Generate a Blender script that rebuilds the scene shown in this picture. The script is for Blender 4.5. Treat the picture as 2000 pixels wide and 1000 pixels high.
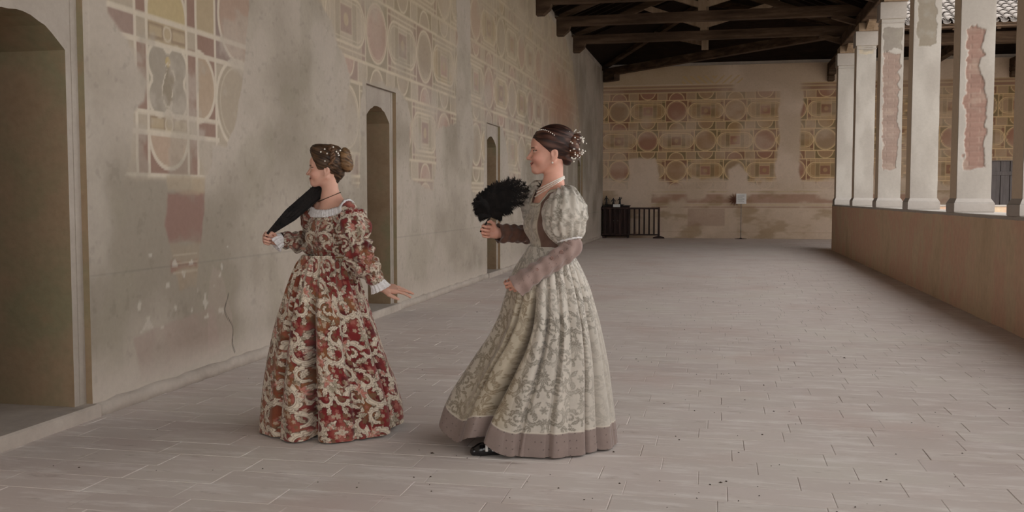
import bpy, math, random
import numpy as np
from mathutils import Vector

scene = bpy.context.scene
for o in list(bpy.data.objects):
    bpy.data.objects.remove(o)

# ------------------------------------------------------------------ camera
cam_d = bpy.data.cameras.new('camera')
cam = bpy.data.objects.new('camera', cam_d)
scene.collection.objects.link(cam)
cam_d.sensor_fit = 'HORIZONTAL'
cam_d.sensor_width = 36.0
cam_d.lens = 36.0 * 1900 / 2000
cam_d.clip_end = 300
cam.location = (0, 0, 1.4)
cam.rotation_euler = (math.radians(90 - 3.4607), 0, math.radians(11.8717))
scene.camera = cam

# ------------------------------------------------------------------ sky light and exposure
SKY = 4.2
world = bpy.data.worlds.new('overcast_sky')
scene.world = world
world.use_nodes = True
wn = world.node_tree
wn.nodes.clear()
wo = wn.nodes.new('ShaderNodeOutputWorld')
wb = wn.nodes.new('ShaderNodeBackground')
wb.inputs['Color'].default_value = (1.0, 0.985, 0.965, 1)
wb.inputs['Strength'].default_value = SKY
wn.links.new(wb.outputs[0], wo.inputs[0])
vs = scene.view_settings
vs.view_transform = 'Standard'
vs.look = 'None'
vs.gamma = 1.0
vs.use_curve_mapping = False
vs.exposure = -0.6

# ------------------------------------------------------------------ helpers
RNG = random.Random(11)


def lin(c):
    c = np.asarray(c, float) / 255.0
    return np.where(c <= 0.04045, c / 12.92, ((c + 0.055) / 1.055) ** 2.4)


def link(o, parent=None):
    scene.collection.objects.link(o)
    if parent is not None:
        o.parent = parent
    return o


def tag(o, label=None, cat=None, group=None, kind=None):
    if label:
        o['label'] = label
    if cat:
        o['category'] = cat
    if group:
        o['group'] = group
    if kind:
        o['kind'] = kind
    return o


def empty(name, loc=(0, 0, 0), rz=0.0, parent=None):
    o = bpy.data.objects.new(name, None)
    o.location = loc
    o.rotation_euler = (0, 0, rz)
    o.empty_display_size = 0.1
    return link(o, parent)


def mesh_obj(name, verts, faces, mat, parent=None, smooth=False, col=None, solid=None):
    """faces: (n,4)/(n,3) numpy array or list of tuples; col: (nverts,3) linear colours"""
    me = bpy.data.meshes.new(name)
    if isinstance(faces, np.ndarray):
        v = np.asarray(verts, np.float32)
        k = faces.shape[1]
        me.vertices.add(len(v))
        me.vertices.foreach_set('co', v.ravel())
        nf = len(faces)
        me.loops.add(nf * k)
        me.loops.foreach_set('vertex_index', faces.astype(np.int32).ravel())
        me.polygons.add(nf)
        me.polygons.foreach_set('loop_start', np.arange(0, nf * k, k, dtype=np.int32))
        me.update(calc_edges=True)
        me.validate()
    else:
        me.from_pydata([tuple(map(float, p)) for p in verts], [], [tuple(f) for f in faces])
        me.update()
    if smooth:
        me.polygons.foreach_set('use_smooth', np.ones(len(me.polygons), bool))
    if col is not None:
        at = me.color_attributes.new('Col', 'FLOAT_COLOR', 'POINT')
        c4 = np.ones((len(me.vertices), 4), np.float32)
        c4[:, :3] = col
        at.data.foreach_set('color', c4.ravel())
    if mat is not None:
        me.materials.append(mat)
    o = bpy.data.objects.new(name, me)
    link(o, parent)
    if solid:
        m = o.modifiers.new('thickness', 'SOLIDIFY')
        m.thickness = solid
        m.offset = -1
    return o


class MB:
    """collects boxes, beams and tubes into one mesh"""

    def __init__(self):
        self.v, self.f = [], []

    def add(self, v, f):
        b = len(self.v)
        self.v += [tuple(p) for p in v]
        self.f += [tuple(i + b for i in q) for q in f]
        return self

    def box(self, x0, x1, y0, y1, z0, z1, bev=0.0):
        if bev <= 0:
            v = [(x, y, z) for z in (z0, z1) for y in (y0, y1) for x in (x0, x1)]
            f = [(0, 2, 3, 1), (4, 5, 7, 6), (0, 1, 5, 4), (2, 6, 7, 3), (0, 4, 6, 2), (1, 3, 7, 5)]
            return self.add(v, f)
        b = bev

        def ring(z, i):
            return [(x0 + i, y0 + i, z), (x1 - i, y0 + i, z), (x1 - i, y1 - i, z), (x0 + i, y1 - i, z)]
        v = ring(z0, b) + ring(z0 + b, 0) + ring(z1 - b, 0) + ring(z1, b)
        f = [(3, 2, 1, 0), (12, 13, 14, 15)]
        for k in range(3):
            for j in range(4):
                a, c = k * 4 + j, k * 4 + (j + 1) % 4
                f.append((a, c, c + 4, a + 4))
        return self.add(v, f)

    def beam(self, a, b, w, h, up=(0, 0, 1), w2=None, h2=None):
        a, b, up = Vector(a), Vector(b), Vector(up)
        d = (b - a).normalized()
        s = d.cross(up)
        if s.length < 1e-4:
            s = d.cross(Vector((1, 0, 0)))
        s.normalize()
        u = s.cross(d)
        w2 = w if w2 is None else w2
        h2 = h if h2 is None else h2
        v = []
        for p, ww, hh in ((a, w, h), (b, w2, h2)):
            v += [p - s * ww / 2 - u * hh / 2, p + s * ww / 2 - u * hh / 2, p + s * ww / 2 + u * hh / 2, p - s * ww / 2 + u * hh / 2]
        f = [(0, 1, 2, 3), (7, 6, 5, 4)] + [(j, j + 4, (j + 1) % 4 + 4, (j + 1) % 4) for j in range(4)]
        return self.add(v, f)

    def tube(self, pts, rad, n=8):
        pts = [Vector(p) for p in pts]
        if not hasattr(rad, '__len__'):
            rad = [rad] * len(pts)
        v, f = [], []
        ref = Vector((0.3, 0.9, 0.3)).normalized()
        for i, p in enumerate(pts):
            d = (pts[min(i + 1, len(pts) - 1)] - pts[max(i - 1, 0)]).normalized()
            s = d.cross(ref)
            if s.length < 0.05:
                s = d.cross(Vector((1, 0, 0)))
            s.normalize()
            u = s.cross(d)
            for k in range(n):
                t = 2 * math.pi * k / n
                v.append(p + (s * math.cos(t) + u * math.sin(t)) * rad[i])
        for i in range(len(pts) - 1):
            for k in range(n):
                a, b = i * n + k, i * n + (k + 1) % n
                f.append((a, a + n, b + n, b))
        f.append(tuple(range(n)))
        f.append(tuple(range((len(pts) - 1) * n + n - 1, (len(pts) - 1) * n - 1, -1)))
        return self.add(v, f)

    def lathe(self, prof, n=14, c=(0, 0, 0)):
        v, f = [], []
        for r, z in prof:
            for k in range(n):
                t = 2 * math.pi * k / n
                v.append((c[0] + r * math.cos(t), c[1] + r * math.sin(t), c[2] + z))
        for i in range(len(prof) - 1):
            for k in range(n):
                a, b = i * n + k, i * n + (k + 1) % n
                f.append((a, b, b + n, a + n))
        f.append(tuple(range(n - 1, -1, -1)))
        m = (len(prof) - 1) * n
        f.append(tuple(range(m, m + n)))
        return self.add(v, f)

    def build(self, name, mat, parent=None, smooth=False):
        return mesh_obj(name, self.v, self.f, mat, parent, smooth)


def grid_faces(nu, nv, wrap_u=False, wrap_v=False):
    """verts indexed [i*nv+j], i<nu, j<nv"""
    iu = np.arange(nu if wrap_u else nu - 1)
    jv = np.arange(nv if wrap_v else nv - 1)
    I, J = np.meshgrid(iu, jv, indexing='ij')
    I2, J2 = (I + 1) % nu, (J + 1) % nv
    return np.stack([I * nv + J, I2 * nv + J, I2 * nv + J2, I * nv + J2], -1).reshape(-1, 4)


# ---- value noise
_tab = np.random.RandomState(5).rand(8, 256, 256).astype(np.float32)


def vn(x, y, seed=0):
    x = np.asarray(x, float)
    y = np.asarray(y, float)
    xi, yi = np.floor(x).astype(int), np.floor(y).astype(int)
    fx, fy = x - xi, y - yi
    fx = fx * fx * (3 - 2 * fx)
    fy = fy * fy * (3 - 2 * fy)
    T = _tab[seed % 8]
    x0, x1, y0, y1 = xi & 255, (xi + 1) & 255, yi & 255, (yi + 1) & 255
    return (T[x0, y0] * (1 - fx) + T[x1, y0] * fx) * (1 - fy) + (T[x0, y1] * (1 - fx) + T[x1, y1] * fx) * fy


def fbm(x, y, oct=4, seed=0):
    a, s, t = 1.0, 0.0, 0.0
    for k in range(oct):
        s = s + a * vn(x * 2 ** k + 17.3 * k, y * 2 ** k + 9.1 * k, seed + k)
        t += a
        a *= 0.5
    return s / t


def hash01(i, j, s=0):
    i = np.asarray(i).astype(np.int64)
    j = np.asarray(j).astype(np.int64)
    return _tab[s % 8][(i * 37 + j * 91 + 13) & 255, (i * 57 + j * 23 + 71) & 255]


def sstep(a, b, x):
    t = np.clip((x - a) / (b - a), 0, 1)
    return t * t * (3 - 2 * t)


def poly_sd(px, py, poly):
    """signed distance to polygon (negative inside), vectorised"""
    poly = np.asarray(poly, float)
    d = np.full(px.shape, 1e9)
    s = np.ones(px.shape)
    n = len(poly)
    j = n - 1
    for i in range(n):
        e = poly[j] - poly[i]
        wx, wy = px - poly[i, 0], py - poly[i, 1]
        t = np.clip((wx * e[0] + wy * e[1]) / (e @ e), 0, 1)
        bx, by = wx - e[0] * t, wy - e[1] * t
        d = np.minimum(d, bx * bx + by * by)
        c1 = py >= poly[i, 1]
        c2 = py < poly[j, 1]
        c3 = e[0] * wy > e[1] * wx
        flip = (c1 & c2 & c3) | (~c1 & ~c2 & ~c3)
        s = np.where(flip, -s, s)
        j = i
    return s * np.sqrt(d)


def mixc(a, b, m):
    return a * (1 - m[..., None]) + b * m[..., None]


# ------------------------------------------------------------------ materials
def new_mat(name, rough=0.9, spec=0.2):
    m = bpy.data.materials.new(name)
    m.use_nodes = True
    nt = m.node_tree
    b = nt.nodes['Principled BSDF']
    b.inputs['Roughness'].default_value = rough
    b.inputs['Specular IOR Level'].default_value = spec
    return m, nt, b


def nz(nt, scale, detail=4, rough=0.6, vec=None, stretch=None, coord='Object'):
    t = nt.nodes.new('ShaderNodeTexNoise')
    t.inputs['Scale'].default_value = scale
    t.inputs['Detail'].default_value = detail
    t.inputs['Roughness'].default_value = rough
    if vec is None:
        tc = nt.nodes.new('ShaderNodeTexCoord')
        vec = tc.outputs[coord]
    if stretch:
        mp = nt.nodes.new('ShaderNodeMapping')
        mp.inputs['Scale'].default_value = stretch
        nt.links.new(vec, mp.inputs['Vector'])
        vec = mp.outputs[0]
    nt.links.new(vec, t.inputs['Vector'])
    return t.outputs['Fac']


def ramp(nt, fac, stops):
    r = nt.nodes.new('ShaderNodeValToRGB')
    el = r.color_ramp.elements
    while len(el) < len(stops):
        el.new(0.5)
    for e, (p, c) in zip(el, stops):
        e.position = p
        if hasattr(c, '__len__'):
            e.color = (*[float(q) for q in lin(c)], 1)
        else:
            e.color = (c, c, c, 1)
    nt.links.new(fac, r.inputs[0])
    return r.outputs[0]


def mix(nt, a, b, fac, mode='MIX'):
    n = nt.nodes.new('ShaderNodeMix')
    n.data_type = 'RGBA'
    n.blend_type = mode
    for idx, val in ((6, a), (7, b), (0, fac)):
        sock = n.inputs[idx]
        if hasattr(val, 'links'):
            nt.links.new(val, sock)
        elif idx == 0:
            sock.default_value = val
        else:
            sock.default_value = (*[float(q) for q in lin(val)], 1)
    return n.outputs[2]


def bump(nt, b, h, strength=0.3, dist=0.01):
    n = nt.nodes.new('ShaderNodeBump')
    n.inputs['Strength'].default_value = strength
    n.inputs['Distance'].default_value = dist
    nt.links.new(h, n.inputs['Height'])
    nt.links.new(n.outputs[0], b.inputs['Normal'])


def noise_mat(name, stops, scale=2.0, rough=0.9, spec=0.2, detail=6, stretch=None, grain=40, gstr=0.25, bstr=0.2, bdist=0.01, coord='Object'):
    """noise-driven colour, finer grain and a matching bump"""
    m, nt, b = new_mat(name, rough, spec)
    c = ramp(nt, nz(nt, scale, detail, 0.62, stretch=stretch, coord=coord), stops)
    g = nz(nt, grain, 4, 0.6, stretch=stretch, coord=coord)
    c = mix(nt, c, ramp(nt, g, [(0.25, 0.6), (0.75, 1.0)]), gstr, 'MULTIPLY')
    nt.links.new(c, b.inputs['Base Color'])
    if bstr:
        bump(nt, b, g, bstr, bdist)
    return m


def attr_mat(name, rough=0.9, spec=0.2, grain=30, gstr=0.25, bstr=0.15, bdist=0.004, sheen=0.0, stretch=None):
    """pigment kept per point in 'Col', with procedural grain and relief on top"""
    m, nt, b = new_mat(name, rough, spec)
    a = nt.nodes.new('ShaderNodeAttribute')
    a.attribute_name = 'Col'
    g = nz(nt, grain, 5, 0.65, stretch=stretch)
    c = mix(nt, a.outputs['Color'], ramp(nt, g, [(0.25, 0.55), (0.7, 1.0)]), gstr, 'MULTIPLY')
    nt.links.new(c, b.inputs['Base Color'])
    if bstr:
        bump(nt, b, g, bstr, bdist)
    if sheen:
        b.inputs['Sheen Weight'].default_value = sheen
    return m


M = {}
M['fresco'] = attr_mat('painted_plaster', 0.92, 0.15, 22, 0.22, 0.25, 0.006)
M['tile'] = None
M['plaster'] = noise_mat('grey_plaster', [(0.3, (160, 149, 138)), (0.5, (174, 163, 152)), (0.7, (186, 175, 164))], 1.6, grain=26)
M['reveal'] = noise_mat('brown_olive_plaster', [(0.3, (146, 120, 93)), (0.48, (166, 142, 115)), (0.62, (150, 140, 111)), (0.75, (174, 144, 115))], 1.1, grain=18, gstr=0.4)
M['whitewash'] = noise_mat('whitewash', [(0.3, (172, 163, 155)), (0.55, (184, 176, 169)), (0.75, (178, 172, 166))], 1.5, grain=24, gstr=0.14)
M['parapet'] = noise_mat('stained_brown_plaster', [(0.3, (206, 180, 150)), (0.44, (222, 197, 168)), (0.54, (222, 184, 160)), (0.63, (220, 197, 168)), (0.78, (230, 204, 177))], 0.9, grain=14, gstr=0.35, stretch=(1, 1, 0.7))
M['wood'] = noise_mat('old_dark_beam_wood', [(0.3, (58, 44, 34)), (0.5, (84, 66, 52)), (0.72, (112, 92, 76))], 2.5, 0.85, 0.2, stretch=(0.35, 1, 3), grain=30, gstr=0.5, bstr=0.4)
M['wood_pale'] = noise_mat('weathered_pale_wood', [(0.3, (138, 116, 96)), (0.5, (166, 144, 122)), (0.72, (190, 168, 146))], 2.5, 0.85, 0.2, stretch=(3, 3, 0.4), grain=30, gstr=0.5, bstr=0.4)
M['wood_black'] = noise_mat('dark_roof_boards', [(0.3, (22, 15, 11)), (0.6, (36, 26, 20)), (0.8, (48, 36, 28))], 3, 0.9, 0.1, stretch=(1, 3, 1), grain=30)  # near-black base colour carries the darkness of the unlit roof void
M['furniture'] = noise_mat('dark_stained_furniture', [(0.3, (34, 22, 20)), (0.5, (54, 36, 32)), (0.75, (82, 58, 50))], 4, 0.6, 0.3, stretch=(2, 2, 0.4), grain=40)
M['black'] = noise_mat('blackened_metal', [(0.3, (16, 13, 13)), (0.7, (34, 28, 28))], 8, 0.5, 0.4)
M['rooftile'] = noise_mat('pale_terracotta_roof_tile', [(0.3, (122, 112, 106)), (0.5, (142, 134, 128)), (0.75, (156, 150, 145))], 3, 0.9, 0.2, grain=20)
M['greydoor'] = noise_mat('grey_painted_boards', [(0.3, (120, 112, 110)), (0.7, (146, 138, 136))], 3, 0.7, 0.3, stretch=(4, 1, 0.5), grain=30)
M['paper'] = noise_mat('white_card', [(0.4, (228, 224, 220)), (0.6, (240, 238, 235))], 5, 0.7, 0.2, grain=20, gstr=0.05, bstr=0)
M['metal'] = noise_mat('grey_metal', [(0.4, (120, 112, 104)), (0.6, (146, 136, 128))], 6, 0.45, 0.5)
M['kerb'] = noise_mat('pale_plaster_kerb', [(0.3, (178, 166, 155)), (0.5, (192, 180, 169)), (0.7, (204, 193, 182))], 3, grain=20)
M['mortar'] = noise_mat('pale_mortar', [(0.35, (150, 136, 128)), (0.5, (200, 188, 181)), (0.7, (220, 211, 204))], 2.2, grain=30)
M['dirt'] = noise_mat('dry_leaf_crumbs', [(0.3, (48, 38, 30)), (0.7, (82, 66, 52))], 20)


def make_tile_mat():
    m, nt, b = new_mat('worn_terracotta_floor', 0.8, 0.25)
    tc = nt.nodes.new('ShaderNodeTexCoord')
    geo = nt.nodes.new('ShaderNodeNewGeometry')
    pos = geo.outputs['Position']
    big = nz(nt, 0.55, 5, 0.6, vec=pos)
    c = ramp(nt, big, [(0.3, (205, 192, 186)), (0.5, (214, 203, 198)), (0.7, (216, 208, 200))])
    oi = nt.nodes.new('ShaderNodeObjectInfo')
    tone = ramp(nt, oi.outputs['Random'], [(0.0, (236, 228, 224)), (0.5, (248, 246, 240)), (1.0, (255, 250, 246))])
    c = mix(nt, c, tone, 0.45, 'MULTIPLY')
    st = nz(nt, 3.2, 6, 0.7, vec=pos, stretch=(0.7, 3.4, 1))
    c = mix(nt, c, (236, 228, 223), ramp(nt, st, [(0.50, 0.0), (0.64, 0.6), (0.76, 0.95)]))
    sp = nz(nt, 7, 4, 0.7, vec=pos, stretch=(0.5, 1.6, 1))
    c = mix(nt, c, (150, 130, 120), ramp(nt, sp, [(0.24, 0.7), (0.38, 0.0)]))
    pk = nz(nt, 0.9, 3, 0.5, vec=pos, stretch=(1, 1, 5))
    c = mix(nt, c, (202, 174, 164), ramp(nt, pk, [(0.55, 0.0), (0.75, 0.45)]))
    nt.links.new(c, b.inputs['Base Color'])
    bump(nt, b, st, 0.15, 0.004)
    return m


M['tile'] = make_tile_mat()

# ================================================================== STRUCTURE
XW, XP, YF, YC = -3.88, 3.0, 33.8, 26.5      # left wall, parapet, far wall, inner corner of the cloister
DOORS = [(4.92, 'near'), (10.97, ''), (16.86, ''), (22.6, ''), (28.0, '')]   # doorway centres along the left wall
DW, DZS, DZT = 0.42, 2.30, 2.45              # half width, springing and crown of the doorway arches
RW0, RW1, RT = 0.50, 0.53, 2.68              # shallow square recess around each arch

# ---- floor: mortar bed, then single tiles, nearest 300 one by one
mb = MB()
mb.box(XW - 0.8, XP + 0.02, -10, YF + .6, -0.2, -0.0025)
mb.box(XP + 0.02, 14.4, YC + 0.5, YF + .6, -0.2, -0.0025)
floor = tag(mb.build('floor', M['mortar']), kind='structure')
TL, TW, GAP = 0.485, 0.237, 0.0032


def tile_geo(rs):
    j = lambda a: rs.uniform(-a, a)
    x, y = TL / 2 - GAP / 2, TW / 2 - GAP / 2
    c = [(-x + j(.0016), -y + j(.0016)), (x + j(.0016), -y + j(.0016)), (x + j(.0016), y + j(.0016)), (-x + j(.0016), y + j(.0016))]
    i = 0.0025
    v = [(a, b, -0.03) for a, b in c] + [(a, b, -0.002) for a, b in c] + [(a - math.copysign(i, a), b - math.copysign(i, b), 0.0) for a, b in c]
    f = [(8, 9, 10, 11)]
    for k in range(2):
        for q in range(4):
            f.append((k * 4 + q, k * 4 + (q + 1) % 4, k * 4 + (q + 1) % 4 + 4, k * 4 + q + 4))
    return v, f


rs = random.Random(3)
tile_vars = [tile_geo(rs) for _ in range(5)]
tile_me = []
for v, f in tile_vars:
    me = bpy.data.meshes.new('floor_tile')
    me.from_pydata(v, [], f)
    me.materials.append(M['tile'])
    tile_me.append(me)
spots = []
row = 0
y = -2.0
cosy, siny = math.cos(math.radians(11.87)), math.sin(math.radians(11.87))
while y < YF - 0.1:
    x = XW + rs.uniform(0.0, 0.485) - 0.22
    xe = XP if y < YC + 0.6 else 14.0
    while x < xe + 0.24:
        if x > XW - 0.22:
            spots.append((x, y))
        x += TL
    y += TW


def seen_size(p):
    dep = p[1] * cosy - p[0] * siny
    lat = p[0] * cosy + p[1] * siny
    if dep < 3.9 or abs(lat) > dep * 0.545:
        return 1e9
    return dep


order = sorted(spots, key=seen_size)
rest = MB()
for k, (x, y) in enumerate(order):
    vi = rs.randrange(5)
    dz = rs.uniform(-0.0006, 0.0012)
    rz = rs.uniform(-0.006, 0.006)
    if k < 300:
        o = bpy.data.objects.new('floor_tile', tile_me[vi])
        o.location = (x, y, dz)
        o.rotation_euler = (rs.uniform(-.003, .003), rs.uniform(-.003, .003), rz)
        link(o, floor)
    else:
        v, f = tile_vars[vi]
        rest.add([(a + x, b + y, c + dz) for a, b, c in v], f)
tag(rest.build('floor_tiles_beyond', M['tile'], floor), kind='stuff')

# ---- painters -------------------------------------------------------------
LIFT = 1.12
CREAM = lin((206, 190, 166))


def ornament(u, v, v0, big=0.74, small=0.28, P=1.95, sp=0.008, tone='left'):
    """rows of roundels, long cartouches and lunettes; returns colour of the painted plaster at (u, v)"""
    Pv = big + small
    t = v - v0
    k = np.floor(t / Pv)
    w = t - k * Pv                      # 0..big: large row, big..Pv: small row
    ph = u + np.where(k % 2 == 0, 0.0, P / 2)
    c = np.floor(ph / P)
    s = ph - c * P
    lw = 0.014
    aa = np.maximum(0.008, sp)
    if tone == 'far':
        red, och, olv, pale = lin((134, 96, 74)), lin((158, 126, 90)), lin((124, 104, 74)), lin((164, 136, 108))
        rose, bg = lin((150, 108, 88)), lin((156, 124, 94))
        cream = lin((208, 180, 136))
    else:
        red, och, olv, pale = lin((142, 110, 100)), lin((176, 152, 118)), lin((142, 128, 104)), lin((178, 162, 142))
        rose, bg = lin((174, 138, 124)), lin((168, 150, 130))
        cream = CREAM
    col = np.empty(u.shape + (3,))
    col[...] = bg

    def line(d, wd=lw):
        return (1 - sstep(np.maximum(wd - aa, 0), wd + aa, np.abs(d))) * np.minimum(1, 1.6 * wd / aa + .25)

    def fill(d):
        return 1 - sstep(-aa, aa, d)
    L = np.zeros(u.shape)
    inb = w < big
    h1, h2 = hash01(c, k, 1), hash01(c, k, 2)
    # big row: roundel cell 0..0.75, cartouche cell 0.75..P
    cw = 0.75
    circ = inb & (s < cw)
    dc = np.hypot(s - cw / 2, w - big / 2) - 0.34
    corner = np.where((h1 > 0.5)[..., None], red, olv)
    cf = np.where((h2 > 0.6)[..., None], rose, np.where((h2 > 0.3)[..., None], pale * .85, bg))
    a = mixc(corner, cf, fill(dc))
    a = mixc(a, red * 0.5 + pale * 0.5, fill(dc + 0.16) * 0.25 * (h1 > 0.4))
    col = np.where(circ[..., None], a, col)
    L = np.where(circ, np.maximum(L, np.maximum(line(dc), 0.5 * line(dc + 0.035, 0.006))), L)
    cart = inb & ~circ
    sx, sy = s - (cw + P) / 2, w - big / 2
    hw = (P - cw) / 2
    ds = np.hypot(np.maximum(np.abs(sx) - (hw - 0.27), 0), sy) - 0.25
    a = np.empty(u.shape + (3,))
    a[...] = np.where((np.abs(sx) > hw - 0.13)[..., None], np.where((h2 > 0.5)[..., None], red, olv), bg)
    a = mixc(a, np.where((h1 > 0.5)[..., None], och, pale), fill(ds))
    band = np.abs(np.abs(sx) - 0.24) - 0.07
    a = mixc(a, olv, fill(band) * fill(ds) * 0.7)
    med = np.maximum(np.abs(sx) * 0.9, np.abs(sy)) - 0.15
    a = mixc(a, np.where((h2 > 0.5)[..., None], red, rose), fill(med))
    a = mixc(a, och, fill(np.hypot(sx, sy) - 0.07))
    col = np.where(cart[..., None], a, col)
    Lc = np.maximum.reduce([line(ds), 0.8 * line(np.abs(sy) - 0.31, 0.010), 0.55 * line(med, 0.008), 0.5 * line(band, 0.007), 0.6 * line(ds + 0.05, 0.006)])
    L = np.where(cart, np.maximum(L, Lc), L)
    # small row: squares with lunettes
    sm = ~inb
    hp = P / 2
    q = np.floor((s - cw / 2) / hp + 0.5)
    qs = s - cw / 2 - q * hp
    up = ((q + k) % 2 == 0)
    yy = np.where(up, w - big, Pv - w)
    pw = 0.33
    dl = np.hypot(qs, yy) - (small - 0.03)
    hh = hash01(q + 5 * c, k, 3)
    even = np.abs(qs) < pw
    a = np.empty(u.shape + (3,))
    a[...] = np.where((hh > 0.5)[..., None], red, olv)
    a = mixc(a, np.where((hh > 0.6)[..., None], rose, np.where((hh > 0.25)[..., None], bg, och)), fill(dl))
    col = np.where(sm[..., None], np.where(even[..., None], a, pale), col)
    L = np.where(sm, np.maximum(L, np.where(even, line(dl, 0.012), 0)), L)
    L = np.where(sm, np.maximum(L, 0.8 * line(np.abs(qs) - pw, 0.011)), L)
    # rulings
    L = np.maximum(L, line(np.minimum(w, np.minimum(np.abs(w - big), Pv - w)), 0.017))
    L = np.where(inb, np.maximum(L, line(np.minimum(np.minimum(s, np.abs(s - cw)), P - s), 0.015)), L)
    L = np.where(inb, np.maximum(L, 0.55 * line(np.minimum(np.abs(s - cw - 0.13), np.abs(s - P + 0.13)), 0.010)), L)
    if tone == 'left':
        return col * LIFT, L
    return mixc(col, cream, L * 0.95) * 1.3


def near_fragment(u, v):
    """the large painted fragment beside the nearest doorway"""
    lw, aa = 0.016, 0.006

    def line(d, wd=lw):
        return 1 - sstep(wd - aa, wd + aa, np.abs(d))

    def fill(d):
        return 1 - sstep(-aa, aa, d)

    def rect(u0, u1, v0, v1):
        return np.maximum(np.maximum(u0 - u, u - u1), np.maximum(v0 - v, v - v1))
    red, och, olv, pale, rose = lin((140, 109, 96)), lin((172, 153, 124)), lin((144, 134, 114)), lin((170, 156, 138)), lin((166, 140, 124))
    col = np.empty(u.shape + (3,))
    col[...] = pale
    L = np.zeros(u.shape)
    for r_, cc in ((rect(6.0, 6.14, 2.0, 2.48), red), (rect(6.14, 6.65, 1.99, 2.47), lin((158, 148, 130))), (rect(6.66, 6.79, 1.99, 2.5), red),
                   (rect(6.14, 6.66, 2.48, 2.65), och), (rect(6.14, 6.66, 1.85, 1.99), och), (rect(5.7, 6.0, 2.47, 2.64), lin((146, 122, 112))),
                   (rect(6.0, 6.8, 1.56, 1.85), red), (rect(6.0, 6.8, 2.65, 3.4), red), (rect(6.8, 7.08, 2.65, 3.2), och), (rect(6.8, 7.08, 1.86, 2.65), red),
                   (rect(7.08, 7.9, 2.45, 3.4), lin((140, 120, 112))), (rect(7.08, 7.9, 1.6, 2.45), pale), (rect(6.8, 7.08, 1.55, 1.85), pale)):
        col = mixc(col, cc, fill(r_))
    # lower half roundel, upper arch, right D, right roundels
    d = np.hypot((u - 6.40) / 1.0, np.minimum(v - 1.86, 0)) - 0.255
    d = np.maximum(d, v - 1.86)
    col = mixc(col, lin((176, 152, 132)), fill(d))
    L = np.maximum(L, line(d) * (v < 1.875))
    d = np.maximum(np.hypot((u - 6.40), np.maximum(v - 2.70, 0)) - 0.255, 2.65 - v)
    col = mixc(col, lin((180, 160, 118)), fill(d))
    L = np.maximum(L, line(d) * (v > 2.64))
    d = np.maximum(np.hypot(u - 6.80, v - 2.24) - 0.265, 6.80 - u)
    col = mixc(col, lin((172, 150, 128)), fill(d))
    L = np.maximum(L, line(d))
    d = np.hypot((u - 7.45) * 1.0, v - 2.16) - 0.36
    col = mixc(col, lin((164, 150, 132)), fill(d))
    L = np.maximum(L, np.maximum(line(d), 0.4 * line(d + 0.06, 0.008)))
    d = np.hypot((u - 7.50) * 1.0, v - 2.86) - 0.36
    col = mixc(col, rose, fill(d))
    L = np.maximum(L, line(d))
    # quatrefoil with a saint's figure
    qd = np.minimum.reduce([np.hypot(u - a, v - b) - 0.135 for a, b in ((6.28, 2.35), (6.52, 2.35), (6.28, 2.11), (6.52, 2.11))])
    qd = np.minimum(qd, np.hypot(u - 6.40, v - 2.23) - 0.21)
    col = mixc(col, lin((152, 142, 128)), fill(qd))
    L = np.maximum(L, line(qd, 0.014))
    fd = np.hypot((u - 6.40 - 0.02 * np.sin(v * 20)) / 0.07, (v - 2.19) / 0.155) - 1
    col = mixc(col, lin((138, 126, 108)), 1 - sstep(-0.2, 0.1, fd))
    L = np.maximum(L, 0.7 * line(fd, 0.12) * (vn(u * 30, v * 30, 2) > 0.4))
    hd = np.hypot(u - 6.40, v - 2.37) - 0.035
    col = mixc(col, lin((182, 160, 112)), fill(hd))
    # scroll work in the small bands
    for vc in (2.565, 1.92):
        dd = np.hypot(u - 6.40, (v - vc)) - 0.05
        L = np.maximum(L, 0.6 * line(dd, 0.008))
        for uc in (6.25, 6.55):
            r2 = np.maximum(np.abs(u - uc) - 0.09, np.abs(v - vc) - 0.045)
            col = mixc(col, lin((132, 110, 88)), 0.75 * line(r2, 0.010))
    for vv in (2.65, 2.475, 1.99, 1.85, 1.555):
        L = np.maximum(L, line(v - vv) * ((u < 7.12) | (vv > 2.4)))
    for uu in (6.0, 6.14, 6.655, 6.795, 7.08):
        L = np.maximum(L, line(u - uu) * (v > 1.55))
    return mixc(col, lin((208, 196, 178)), L * 0.9) * LIFT


def plaster_col(u, v):
    n = fbm(u * 0.7, v * 0.9, 5, 1)
    m = fbm(u * 2.6 + 3, v * 1.7, 4, 3)
    c = mixc(np.broadcast_to(lin((156, 145, 131)), u.shape + (3,)), np.broadcast_to(lin((188, 176, 163)), u.shape + (3,)), sstep(0.3, 0.7, n))
    c = mixc(c, np.broadcast_to(lin((158, 149, 132)), u.shape + (3,)), 0.35 * sstep(0.52, 0.7, m))
    c = mixc(c, np.broadcast_to(lin((190, 179, 167)), u.shape + (3,)), 0.6 * sstep(0.55, 0.75, fbm(u * 1.3 + 40, v * 0.8 + 7, 4, 5)))
    # pits and scratches
    p = fbm(u * 14, v * 18, 3, 6)
    c = c * (1 - 0.12 * sstep(0.66, 0.8, p))[..., None]
    return c


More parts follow.
